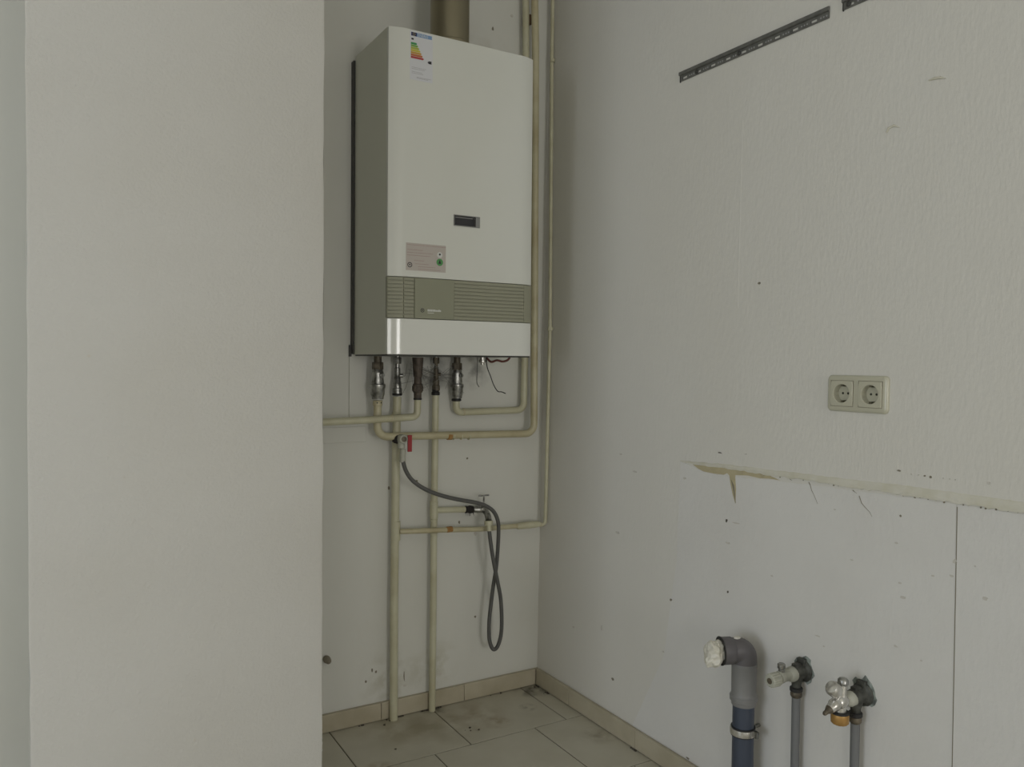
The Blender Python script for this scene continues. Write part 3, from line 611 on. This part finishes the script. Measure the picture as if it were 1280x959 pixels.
# 6 thin pipe down the corner, then left to pipe 2
Y6 = 2.366
def corner(px, py, off=.012):
    p = on_x(px, py, off); return p
c0, c1, c2, c3 = corner(692, -70, .011), corner(690, 60, .011), corner(687.5, 411, .011), corner(682, 640, .010)
h6 = thing('corner_pipe', 'thin cream pipe down the room corner, turning left across both uprights', 'pipe', c3)
c4 = V((c3.x-.001, c3.y, P(680, 656, c3.y).z)); hz = [P(660, 656.5, 2.372), P(600, 661.5, 2.366), P(560, 662.5, 2.364), P(520, 664, 2.366), P(500, 664.5, 2.380)]
piperun(h6, 'upright', [c0, c1, c2, c3, c4, P(662, 656.5, 2.371)], .0066, .014, 'pipe')
bm = bmnew(); sweep(bm, smooth_path([P(676, 655.5, 2.366)] + hz[0:1] + [P(630, 659, 2.368)] + hz[1:]), .0086, 14); obj('cross_pipe', bm, 'pipe2', h6)
bm = bmnew(); a = P(646, 658, 2.371); b = P(675, 655, 2.366); d_ = (b-a); lathe(bm, a, d_, [(0, .009), (.004, .0115), (d_.length*.5, .0125), (d_.length*.85, .0115), (d_.length, .008)], 16); obj('sleeve', bm, 'pipe', h6)
bm = bmnew(); a = P(558, 662.3, 2.364); lathe(bm, a, (1, 0, 0), [(0, .0088), (.001, .0098), (.020, .0098), (.021, .0088)], 16); obj('solder_joint', bm, 'rust', h6, label='orange rusty joint')
bm = bmnew(); lathe(bm, c2+V((0, 0, -.008)), (0, 0, 1), [(0, .007), (.001, .0085), (.006, .010), (.012, .0095), (.018, .0072)], 14); lathe(bm, c2+V((.002, -.004, 0)), (.7, -.7, 0), [(0, .003), (.009, .003)], 8); obj('pipe_clip', bm, 'pipe', h6)
c5 = corner(690.5, 78, .011); bm = bmnew(); lathe(bm, c5, (0, 0, 1), [(0, .0066), (.001, .0085), (.012, .0085), (.013, .0066)], 14); obj('joint_ring', bm, 'pipe', h6)
# added brown box standing in for the stain between the two risers
c = P(662, 30, YPH)
bm = bmnew(); a = P(661, 18, 2.385); b = P(664.2, 31, 2.385); box(bm, a.x, 2.380, b.z, b.x, YB-.0005, a.z); box(bm, a.x-.004, 2.405, b.z+.006, b.x+.004, YB-.0005, a.z-.006)
tag(obj('riser_stain', bm, 'rustbrown', bevel=.001), 'small rust-brown box standing in for a stain between the two risers right of the boiler top', 'stain')

# filling valve with red lever on pipe 2 and hose
fv = P(501, 549, 2.345)
fill = thing('filling_valve', 'small cream drain valve with a red lever', 'valve', fv)
bm = bmnew(); a = P(494.5, 548, 2.372); lathe(bm, (a.x, 2.379, a.z), (0, -1, 0), [(0, .013), (.010, .013), (.011, .016), (.022, .016), (.024, .012), (.030, .012)], 18); obj('stub', bm, 'hemp', fill, label='dark stub sealed with hemp')
bm = bmnew(); lathe(bm, fv+V((-.010, .0, 0)), (1, 0, 0), [(0, .010), (.003, .0125), (.018, .0135), (.024, .011)], 16)
lathe(bm, fv+V((.004, .018, .001)), (0, -1, 0), [(0, .010), (.012, .0150), (.030, .0150), (.034, .0125)], 20)
lathe(bm, fv+V((.0, -.002, -.004)), (.03, 0, -1), [(0, .010), (.012, .010), (.014, .0122), (.024, .0122), (.026, .008)], 14)
obj('body', bm, 'hosetail', fill)
bm = bmnew(); lathe(bm, fv+V((.004, -.0160, .001)), (0, -1, 0), [(0, .0085), (.0025, .0085), (.003, .006)], 16); obj('outlet', bm, 'dirtybrass', fill)
a = P(509, 544, 2.335); b = P(514, 564.5, 2.335); bm = bmnew(); box(bm, a.x, 2.328, b.z, b.x, 2.334, a.z); cyl(bm, (a.x-.008, 2.338, fv.z+.002), ((a.x+b.x)/2, 2.333, fv.z+.002), .003, 8)
obj('lever', bm, 'red', fill, bevel=.0012, label='red lever')
bm = bmnew(); a = P(503.5, 561, 2.343); b = P(503.2, 578, 2.340); d_ = b-a; lathe(bm, a, d_, [(0, .0075), (.004, .0095), (d_.length*.7, .0090), (d_.length, .0098)], 14)
tail = a
hose = thing('filling_hose', 'dark grey hose looping from the red-lever valve to the tap', 'hose', P(503, 575, 2.34))
obj('hose_tail', bm, 'hosetail', hose, label='pale hose tail')
hp = [(503, 571, 2.341), (504.5, 580, 2.335), (508, 590, 2.325), (515, 600, 2.315), (526, 608.5, 2.308), (540, 615.5, 2.305), (557, 621, 2.305), (575, 625, 2.305), (597, 629, 2.305), (610, 634, 2.305), (618, 641, 2.306), (622.5, 652, 2.308), (623.2, 665, 2.312), (622.3, 685, 2.322), (620.2, 710, 2.335), (616.5, 733, 2.346), (613.8, 755, 2.352), (611.5, 777, 2.352), (611.5, 797, 2.350), (614.0, 808, 2.348), (617.5, 812, 2.346), (622, 808, 2.342), (626, 795, 2.338), (627.2, 777, 2.333), (626, 750, 2.328), (622.5, 730, 2.322), (618.5, 710, 2.318), (615, 690, 2.318), (612.5, 672, 2.325), (611.2, 660, 2.333)]
bm = bmnew(); sweep(bm, smooth_path([P(*q) for q in hp], 5), .0066, 14); obj('hose', bm, 'hose', hose)
bm = bmnew(); a = P(611.3, 664, 2.330); b = P(610.8, 651, 2.335); d_ = b-a; lathe(bm, a, d_, [(0, .0085), (d_.length*.55, .0090), (d_.length*.57, .0145), (d_.length*.98, .0150), (d_.length, .013)], 16); obj('hose_connector', bm, 'pipe', hose, label='cream screw connector')
# tap
tp = P(600, 638, YPV-.004)
tap = thing('water_tap', 'small tarnished tap with T-handle, on the branch pipe behind the hose', 'tap', tp)
bm = bmnew(); a = P(581, 637, YPV); b = P(591, 637, YPV); d_ = b-a; lathe(bm, a, d_, [(0, .0105), (.003, .0128), (.010, .0112), (.018, .0135), (d_.length, .0118)], 14)
for k in range(10):
    s = a + d_*random.random() + V((0, -.006, -.009)); prism(bm, [s, s+V((random.uniform(-.004, .004), -.002, -.012)), s+V((.0012, 0, 0))], (0, .0008, 0))
obj('hemp_sealing', bm, 'hemp', tap, label='black fuzzy hemp at the thread')
bm = bmnew(); a = P(591, 637, YPV); b = P(604, 637.5, YPV-.012)
path = smooth_path([a, b, P(608, 641, 2.368), P(610, 646, 2.346), P(610.8, 651, 2.336)], 5); sweep(bm, path, .0108, 14); lathe(bm, a+V((.010, 0, 0)), (1, 0, 0), [(0, .0105), (.003, .0140), (.012, .0140), (.015, .0105)], 6)
lathe(bm, b+V((0, -.001, .003)), (0, -.1, 1), [(0, .009), (.008, .009), (.009, .006), (.020, .006)], 12)
obj('body', bm, 'chrome', tap)
bm = bmnew(); c = P(605, 619.5, 2.375); cyl(bm, b+V((0, -.002, .015)), c, .0028, 8); cyl(bm, c-V((.017, 0, 0)), c+V((.017, 0, 0)), .0030, 8)
for s in (-1, 1): bmesh.ops.create_icosphere(bm, subdivisions=1, radius=.0038, matrix=Matrix.Translation(c+V((s*.017, 0, 0))))
obj('handle', bm, 'chrome', tap, label='T-shaped handle')
bm = bmnew(); c = b+V((-.009, -.004, .004)); lathe(bm, c, (0, -1, .2), [(0, .004), (.007, .0035)], 8); obj('screw', bm, 'bright', tap)

# small bits under the boiler
p = P(603, 455, 2.33); cv = thing('safety_stub', 'little chrome stub under the boiler beside the loose wires', 'fitting', p)
zt = BZ0-.0045
bm = bmnew(); lathe(bm, (p.x, 2.33, zt), (0, 0, -1), [(0, .009), (.008, .009), (.009, .0115), (.016, .0115), (.018, .006), (.024, .006)], 12); obj('body', bm, 'bright', cv)
bm = bmnew(); cyl(bm, (p.x-.011, 2.329, zt-.010), (p.x-.003, 2.33, zt-.011), .003, 8); obj('screw', bm, 'dirtybrass', cv)
bm = bmnew(); sweep(bm, smooth_path([V((p.x+.016, 2.335, zt+.001)), P(609, 459, 2.31), P(613, 470, 2.30), P(617, 481, 2.30), P(622, 489, 2.30), P(627, 490, 2.30), P(632, 492, 2.29)]), .0016, 8)
tag(obj('loose_wire', bm, 'black'), 'longer stiff black wire dangling below the boiler', 'wire')
bm = bmnew(); sweep(bm, smooth_path([V((P(597, 450, 2.34).x, 2.34, zt+.001)), P(596.5, 462, 2.34), P(596, 475, 2.34), P(596.5, 480, 2.34), P(599, 484, 2.335)]), .0012, 8)
tag(obj('loose_wire', bm, 'darkmetal'), 'shorter thin grey wire dangling below the boiler', 'wire')
bm = bmnew(); sweep(bm, smooth_path([V((P(608, 450, 2.35).x, 2.35, zt-.001)), P(614, 452.5, 2.34), P(621, 450.5, 2.33), P(628, 452, 2.33), P(634, 450.5, 2.335), V((P(637, 449, 2.34).x, 2.34, zt))]), .0038, 10)
tag(obj('boiler_cable', bm, 'redcable'), 'reddish-brown cable tucked under the boiler edge', 'cable')
# cobwebs between the valves
bm = bmnew(); r2 = random.Random(11)
for k in range(26):
    a = P(r2.uniform(508, 566), r2.uniform(452, 462), r2.uniform(2.36, 2.41)); b = P(r2.uniform(500, 590), r2.uniform(466, 492), r2.uniform(2.38, 2.415)); m_ = (a+b)/2+V((0, 0, -.012))
    sweep(bm, smooth_path([a, m_, b], 4), .0006, 5)
tag(obj('cobweb', bm, mat('dusty_cobweb', (.24, .24, .22), .95)), 'dusty grey cobweb threads between the valves under the boiler', 'cobweb', kind='stuff')
# brown stub behind the pillar
a = P(409, 826, YB-.02); bm = bmnew(); lathe(bm, (a.x+.002, YB-.0005, a.z), (0, -1, 0), [(0, .010), (.010, .012), (.028, .009), (.034, .004)], 9)
tag(obj('wall_plug', bm, 'grime'), 'small brown stub on the back wall, half hidden by the pillar', 'plug')
# dirt crumbs along the back skirting
bm = bmnew(); r3 = random.Random(4)
for (px, py, n_, sp) in [(527, 887, 16, 7), (534, 886, 10, 4), (490, 898, 10, 7), (452, 905, 4, 3), (481, 906, 3, 2), (497, 893, 8, 3), (672, 857, 22, 7), (686, 866, 8, 8), (545, 884, 8, 10), (620, 865, 3, 25), (494, 937, 2, 2), (584, 912, 4, 12), (806, 935, 8, 12)]:
    for k in range(n_):
        q = on_z(px+r3.gauss(0, sp*.5), py+r3.gauss(0, 1.2), .001); q.y = min(q.y, YB-.020); q.x = min(q.x, XR(0)-.018); s = r3.uniform(.0012, .0038)
        bmesh.ops.create_icosphere(bm, subdivisions=1, radius=s, matrix=Matrix.Translation(V((q.x, q.y, s*.5))) @ Matrix.Diagonal((1.2, 1, .7, 1)))
tag(obj('dirt_crumbs', bm, 'speck'), 'dark dirt crumbs scattered along the skirting on the floor tiles', 'dirt', kind='stuff')

# ================================================================== RIGHT WALL: SOCKET
sc = on_x(1073, 492.5)
sock = thing('double_socket', 'ivory double power socket on the right-hand wall', 'socket', sc)
def RX(dy, dz, out):      # point relative to the socket centre; dy>0 runs to the right in the photo (towards -Y)
    return V((XR(sc.z+dz)-out, sc.y-dy, sc.z+dz))
def rrect(w_, h_, r, k=5):
    out = []
    for (cx, cz, a0) in ((w_/2-r, h_/2-r, 0), (-w_/2+r, h_/2-r, 90), (-w_/2+r, -h_/2+r, 180), (w_/2-r, -h_/2+r, 270)):
        for i in range(k+1):
            a = math.radians(a0+90*i/k); out.append((cx+r*math.cos(a), cz+r*math.sin(a)))
    return out
def loft(bm, cx, layers, base=RX):     # layers: (w,h,r,out)
    rings = [[bm.verts.new(base(cx+x, z, o_)) for x, z in rrect(w_, h_, r)] for w_, h_, r, o_ in layers]
    for a, b in zip(rings, rings[1:]):
        n_ = len(a)
        for i in range(n_): bm.faces.new((a[i], a[(i+1) % n_], b[(i+1) % n_], b[i]))
    bm.faces.new(rings[0]); bm.faces.new(rings[-1])
bm = bmnew(); rings = []
for w_, h_, r, o_ in [(.152, .082, .010, 0), (.152, .082, .010, .003), (.149, .079, .009, .0062), (.144, .074, .007, .0082), (.138, .068, .005, .0088)]:
    rings.append([bm.verts.new(RX(x, z, o_)) for x, z in rrect(w_, h_, r)])
for a, b in zip(rings, rings[1:]):
    for i in range(len(a)): bm.faces.new((a[i], a[(i+1) % len(a)], b[(i+1) % len(a)], b[i]))
ed = [bm.edges.get((rings[-1][i], rings[-1][(i+1) % len(rings[-1])])) for i in range(len(rings[-1]))]
for s in (-1, 1):
    c_ = [bm.verts.new(RX(s*.0355+.0225*math.cos(i*math.pi/12), .0225*math.sin(i*math.pi/12), .0088)) for i in range(24)]
    ed += [bm.edges.new((c_[i], c_[(i+1) % 24])) for i in range(24)]
bmesh.ops.triangle_fill(bm, use_beauty=True, use_dissolve=False, edges=ed)
obj('frame', bm, 'socket', sock)
for s in (-1, 1):
    cx = s*.0355
    bm = bmnew()      # dark joint line: a thin square ring round the insert
    g_ = .0293
    for (ya, yb, za, zb) in ((-g_, g_, -g_, -g_+.0009), (-g_, g_, g_-.0009, g_), (-g_, -g_+.0009, -g_, g_), (g_-.0009, g_, -g_, g_)):
        p_ = RX(cx+ya, za, .0090); q_ = RX(cx+yb, zb, .0086); box(bm, min(p_.x, q_.x), q_.y, p_.z, max(p_.x, q_.x)+.001, p_.y, q_.z)
    obj('joint_line', bm, 'grime', sock)
    # insert with a recessed round cup
    bm = bmnew(); k = 24; outer = []
    for i in range(k):
        a = 2*math.pi*i/k; m_ = max(abs(math.cos(a)), abs(math.sin(a))); R_s = .0283/m_ if m_ > .74 else .0283/.74
        outer.append((R_s*math.cos(a), R_s*math.sin(a)))
    layers = [([(x, z) for x, z in outer], .0080), ([(x, z) for x, z in outer], .0108), ([(x*.98, z*.98) for x, z in outer], .0114)]
    for rr, o_ in [(.0215, .0116), (.0208, .0110), (.0198, -.0060), (.0001, -.0062)]:
        layers.append(([(rr*math.cos(2*math.pi*i/k), rr*math.sin(2*math.pi*i/k)) for i in range(k)], o_))
    rings = [[bm.verts.new(RX(cx+x, z, o_)) for x, z in L0] for L0, o_ in layers]
    for a, b in zip(rings, rings[1:]):
        for i in range(k): bm.faces.new((a[i], a[(i+1) % k], b[(i+1) % k], b[i]))
    ins = obj('insert', bm, 'socket', sock)
    for hx in (-.0085, .0050):
        bm = bmnew(); lathe(bm, RX(cx+hx, 0, -.0060), (-1, 0, 0), [(0, .0027), (.0004, .0027)], 12); obj('pin_hole', bm, 'socketdark', ins)
    for hz_ in (-1, 1):
        bm = bmnew(); q = RX(cx, hz_*.0178, -.0060); box(bm, q.x-.0150, q.y-.0028, q.z-.0022, q.x, q.y+.0028, q.z+.0022); obj('earth_clip', bm, 'clip', ins)

# RIGHT WALL: perforated rails
def rail(name, label, pa, pb, slots_px, screws, extend=0):
    a = on_x(pa[0], pa[1]); b = on_x(pb[0], pb[1])     # bottom edge, left end and right end
    if extend: b = V((b.x, a.y-extend, a.z))
    z0 = (a.z+b.z)/2; y0, y1 = a.y, b.y; X = XR(z0+.012); Hh = .0265
    th = thing(name, label, 'rail', V((X, (y0+y1)/2, z0)), group='perforated rails on the right wall')
    bm = bmnew(); o1, o2 = X-.0012, X-.0032
    def bb(ya, yb, za, zb, x1=o1, x2=o2): box(bm, x2, min(ya, yb), z0+za, x1, max(ya, yb), z0+zb)
    bb(y0, y1, 0, .0042); bb(y0, y1, .0105, .0135); bb(y0, y1, .0135, Hh)
    cur = y0; pitch = slots_px
    n_ = int(round((y0-y1-.014)/pitch)); s_ = .0085
    y = y0-.020
    while y > y1+.006:
        bb(cur, y+s_, .0042, .0105); cur = y-s_
        y -= pitch
    bb(cur, y1, .0042, .0105)
    obj('web', bm, 'rail', th, bevel=0, smooth=False)
    bm = bmnew(); prism(bm, [(X-.0032, y0, z0+.0150), (X-.0085, y0, z0+.0165), (X-.0085, y0, z0+.0250), (X-.0060, y0, z0+Hh), (X-.0032, y0, z0+Hh)], (0, y1-y0, 0)); obj('flange', bm, 'rail', th)
    bm = bmnew(); y = y0-.020-pitch/2
    while y > y1+.006:
        for dy in (-.008, 0, .008): lathe(bm, (X-.0031, y+dy, z0+.0072), (-1, 0, 0), [(0, .0021), (.0003, .0021)], 8)
        y -= pitch
    obj('small_hole', bm, 'greyink', th, kind='stuff')
    for s in screws:
        q = on_x(*s); bm = bmnew(); lathe(bm, (X-.0032, q.y, z0+.0085), (-1, 0, 0), [(0, .0062), (.0015, .0058), (.0028, .003)], 12); obj('screw', bm, 'darkmetal', th)
    bm = bmnew(); box(bm, X-.0045, y0-.002, z0-.002, X-.0005, y0, z0+Hh+.001) if True else None; obj('end_lip', bm, 'darkmetal', th)
    return th
ya = on_x(862, 92).y; yb = on_x(1025.5, 22).y
rail('mounting_rail', 'long perforated grey metal rail high on the right-hand wall', (851, 102.5), (1037.5, 23), (ya-yb)/8, [(872, 88), (925, 65)])
rail('mounting_rail', 'short stretch of perforated rail cut off by the top edge', (1054.5, 13.5), (1062, 10), (ya-yb)/8, [(1062, 4)], extend=.5)

# ================================================================== RIGHT WALL: DRAIN
DO = .058
dp = on_x(929, 900, DO); DX, DY = dp.x, dp.y
zc0 = on_x(929, 880, DO).z; zrim = on_x(929, 872, DO).z; zc1 = on_x(929, 830, DO).z; zel = on_x(929, 811, DO).z
drain = thing('drain_pipe', 'blue-grey drain pipe with a grey elbow on the right-hand wall', 'pipe', (DX, DY, 0))
bm = bmnew(); cyl(bm, (DX, DY, .001), (DX, DY, zc0+.02), .0262, 28); obj('pipe', bm, 'bluepipe', drain, label='dark blue-grey lower pipe')
bm = bmnew(); lathe(bm, (DX, DY, zc0), (0, 0, 1), [(0, .0290), (.002, .0300), (.010, .0300), (.012, .0335), (.022, .0340), (.026, .0310), (.030, .0300), (zc1-zc0-.004, .0305), (zc1-zc0, .0320), (zc1-zc0+.006, .0310)], 28); obj('coupling', bm, 'greypvc', drain, label='lighter grey push-fit socket')
d_el = V((-.92, .40, -.02)).normalized(); ctr = V((DX, DY, zel))
bm = bmnew(); path = fillet([V((DX, DY, zc1-.002)), ctr, ctr+d_el*.058], .034, 10)
sweep(bm, path, [.0305]*(len(path)), 28)
lathe(bm, ctr+d_el*.030, d_el, [(0, .0310), (.004, .0330), (.030, .0335)], 28, caps=False)
lathe(bm, ctr+d_el*.030, d_el, [(.030, .0335), (.030, .0285), (.010, .0285)], 28, caps=False)
obj('elbow', bm, 'elbow', drain, label='mauve-grey elbow')
bm = bmnew(); mouth = ctr+d_el*.0585; lathe(bm, mouth, d_el, [(0, .0270), (.0006, .0270)], 24); lathe(bm, ctr+d_el*.0595, d_el, [(0, .0345), (.0022, .0350), (.0026, .0300)], 28, caps=False); obj('rubber_seal', bm, 'black', drain, label='black rubber seal at the mouth')
# white mark on elbow
q = ctr + V((-.020, .006, .0335)); bm = bmnew(); k = 9
prism(bm, [q+V((.010*math.cos(i*2*math.pi/k)*random.uniform(.7, 1), .007*math.sin(i*2*math.pi/k), 0)) for i in range(k)], (0, 0, -.004)); obj('paint_blot', bm, 'rag', drain)
# crumpled film plugging the mouth
bm = bmnew(); bmesh.ops.create_icosphere(bm, subdivisions=5, radius=1)
from mathutils import noise
cen = mouth + d_el*.014 + V((-.004, 0, -.006)); uu = d_el; vv = V((0, 0, 1)).cross(uu).normalized(); ww = uu.cross(vv)
for v_ in bm.verts:
    q = v_.co.copy(); nn = noise.ridged_multi_fractal(q*2.1+V((3, 1, 5)), .9, 2.1, 4, 1, 2)*.10 + noise.noise(q*1.6+V((9, 2, 2)))*.22
    s = 1+nn-.08; x_, y_, z_ = q.x*.024*s, q.y*.0275*s, q.z*.033*s
    if z_ < 0: x_ += .010*(-z_/.033)       # sags forward at the bottom
    v_.co = cen + uu*x_ + vv*y_ + ww*z_
tag(obj('crumpled_film', bm, 'rag'), 'crumpled white plastic film stuffed into the drain elbow', 'plastic film')
# pipe clamp
zk = on_x(929, 913, DO).z
cl = thing('pipe_clamp', 'shiny steel clamp ring around the blue-grey drain pipe', 'clamp', (DX, DY, zk))
bm = bmnew(); lathe(bm, (DX, DY, zk-.011), (0, 0, 1), [(0, .0264), (0, .0296), (.022, .0296), (.022, .0264)], 28, caps=False); obj('rubber_liner', bm, 'black', cl)
bm = bmnew(); lathe(bm, (DX, DY, zk-.008), (0, 0, 1), [(0, .0297), (.0004, .0314), (.008, .0322), (.0156, .0314), (.016, .0297)], 28, caps=False); obj('band', bm, 'bright', cl)
bm = bmnew(); dd = V((.35, -1, 0)).normalized(); q = V((DX, DY, zk)); lathe(bm, q+dd*.031+V((.010, .006, 0)), (-1, -.35, 0), [(0, .0045), (.016, .0045), (.018, .0035)], 8); box(bm, q.x+.004, q.y-.040, zk-.008, q.x+.012, q.y-.028, zk+.008)
cyl(bm, (DX+.030, DY, zk), (XR(zk)-.0005, DY, zk), .0045, 10); obj('screw_lug', bm, 'chrome', cl)
# ================================================================== angle valves
def uvw(o, px, py):      # how far out of the wall (along -X) and how high a pixel lies on the vertical plane y=o.y
    p = on_y(px, py, o.y); return o.x-p.x, p.z-o.z
def wall_fitting(th, o, out, pipe_px, low_y):
    r_ = random.Random(int(o.y*1000)); bm = bmnew(); k = 22
    prism(bm, [V((o.x+.0005, o.y+.031*r_.uniform(.72, 1.1)*math.cos(i*2*math.pi/k), o.z+.004+.034*r_.uniform(.68, 1.12)*math.sin(i*2*math.pi/k))) for i in range(k)], (-.0030, 0, 0)); obj('plaster_rim', bm, 'plaster', th, label='chipped grey-green plaster hole')
    bm = bmnew(); lathe(bm, (o.x-.002, o.y, o.z), (-1, 0, 0), [(0, .0265), (.003, .0265), (.006, .0225), (.008, .0175), (out+.010, .0165), (out+.014, .014)], 12)
    px_ = o.x-out; lathe(bm, (px_, o.y, o.z+.004), (0, 0, -1), [(0, .0155), (.020, .0145), (.030, .011), (.042, .0105)], 14)
    box(bm, o.x-.012, o.y-.010, o.z+.010, o.x-.002, o.y+.012, o.z+.030); box(bm, px_-.009, o.y-.007, o.z+.008, px_+.010, o.y+.008, o.z+.021)
    obj('elbow', bm, 'fitting', th, bevel=.002)
    bm = bmnew(); lathe(bm, (px_, o.y, o.z-.034), (0, 0, -1), [(0, .0125), (.002, .0148), (.009, .0148), (.011, .0125)], 16); obj('sealing_ring', bm, 'black', th)
    bm = bmnew(); lathe(bm, (px_, o.y, o.z-.045), (0, 0, -1), [(0, .0125), (.004, .0135), (.010, .0132), (.014, .0105)], 16); obj('ferrule', bm, 'dirtybrass', th)
    bm = bmnew(); cyl(bm, (px_, o.y, o.z-.050), (px_, o.y, .001), .0098, 18); obj('supply_pipe', bm, 'rubbergrey', th)
    return px_
# left valve
o = on_x(1005, 838); o.x = XR(o.z)
v1 = thing('angle_valve', 'angle valve with ribbed white knob, nearest the drain pipe', 'valve', o, group='angle valves on the right wall')
wall_fitting(v1, o, .026, 997, 0)
dz = -.0
bm = bmnew(); lathe(bm, (o.x-.036, o.y, o.z-.001), (-1, 0, 0), [(0, .0165), (.004, .0175), (.010, .0175), (.016, .0155), (.018, .0128), (.040, .0128), (.042, .0145), (.050, .0145), (.052, .010), (.060, .010)], 18); obj('body', bm, 'hosetail', v1)
bm = bmnew(); lathe(bm, (o.x-.078, o.y, o.z+.006), (0, 0, 1), [(0, .0075), (.012, .0068), (.014, .0092), (.023, .0092), (.025, .007)], 14); obj('bleed_knob', bm, 'chrome', v1)
bm = bmnew(); k = 16; rings = []
for s_, rr in [(0, .012), (.003, .0165), (.026, .0160), (.029, .013), (.029, .009)]:
    rings.append([bm.verts.new((o.x-.088-s_, o.y+rr*(1 if i % 2 else .9)*math.cos(i*math.pi/k), o.z-.003+rr*(1 if i % 2 else .9)*math.sin(i*math.pi/k))) for i in range(2*k)])
for a, b in zip(rings, rings[1:]):
    for i in range(2*k): bm.faces.new((a[i], a[(i+1) % (2*k)], b[(i+1) % (2*k)], b[i]))
bm.faces.new(rings[0]); bm.faces.new(rings[-1]); kn = obj('knob', bm, 'hosetail', v1)
bm = bmnew(); lathe(bm, (o.x-.1165, o.y, o.z-.003), (-1, 0, 0), [(0, .0075), (.0012, .0070)], 14); obj('knob_cap', bm, 'dirtybrass', kn)
# right valve with brass cap
o = on_x(1080, 867); o.x = XR(o.z)
v2 = thing('angle_valve', 'angle valve with chrome knobs and an orange brass cap', 'valve', o, group='angle valves on the right wall')
wall_fitting(v2, o, .028, 1070, 0)
bm = bmnew(); lathe(bm, (o.x-.038, o.y, o.z-.002), (-1, 0, 0), [(0, .0155), (.012, .0165), (.018, .0145), (.020, .013), (.030, .013)], 18); obj('collar', bm, 'hosetail', v2)
c = V((o.x-.078, o.y, o.z-.001))
bm = bmnew(); lathe(bm, c+V((.012, 0, 0)), (-1, 0, 0), [(0, .013), (.008, .0155), (.022, .0150), (.026, .012)], 16)
lathe(bm, c+V((-.002, 0, -.004)), (0, 0, -1), [(0, .0130), (.020, .0130)], 16)
lathe(bm, c+V((.002, 0, .004)), (.08, 0, 1), [(0, .0115), (.020, .0105), (.034, .0100)], 14)
lathe(bm, c+V((-.010, 0, .0)), (-1, 0, -.35), [(0, .0125), (.014, .0135), (.018, .0115), (.028, .0095)], 14); obj('body', bm, 'bright', v2)
bm = bmnew(); lathe(bm, c+V((.004, -.001, .034)), (.08, 0, 1), [(0, .0085), (.003, .0112), (.012, .0112), (.016, .0080), (.018, .003)], 14); obj('top_knob', bm, 'chrome', v2)
bm = bmnew(); lathe(bm, c+V((-.006, 0, .016)), (-.75, 0, .62), [(0, .008), (.010, .009), (.014, .0155), (.028, .0165), (.035, .0130), (.037, .006)], 18); obj('knob', bm, 'bright', v2)
bm = bmnew(); lathe(bm, c+V((-.034, 0, -.009)), (-1, 0, -.35), [(0, .009), (.004, .0090), (.012, .0052), (.019, .0048), (.022, .003)], 12); obj('outlet_tip', bm, 'dirtybrass', v2)
bm = bmnew(); lathe(bm, c+V((-.002, 0, -.020)), (0, 0, -1), [(0, .0135), (.001, .0190), (.005, .0190)], 18); obj('cap_washer', bm, 'black', v2)
bm = bmnew(); k = 14; rings = []
for s_, rr in [(.025, .0185), (.027, .0192), (.044, .0188), (.047, .0165)]:
    rings.append([bm.verts.new((c.x-.002+rr*(1 if i % 2 else .95)*math.cos(i*math.pi/k), c.y+rr*(1 if i % 2 else .95)*math.sin(i*math.pi/k), c.z-s_)) for i in range(2*k)])
for a, b in zip(rings, rings[1:]):
    for i in range(2*k): bm.faces.new((a[i], a[(i+1) % (2*k)], b[(i+1) % (2*k)], b[i]))
bm.faces.new(rings[0]); bm.faces.new(rings[-1]); obj('brass_cap', bm, 'brass', v2, label='orange-yellow brass cap')
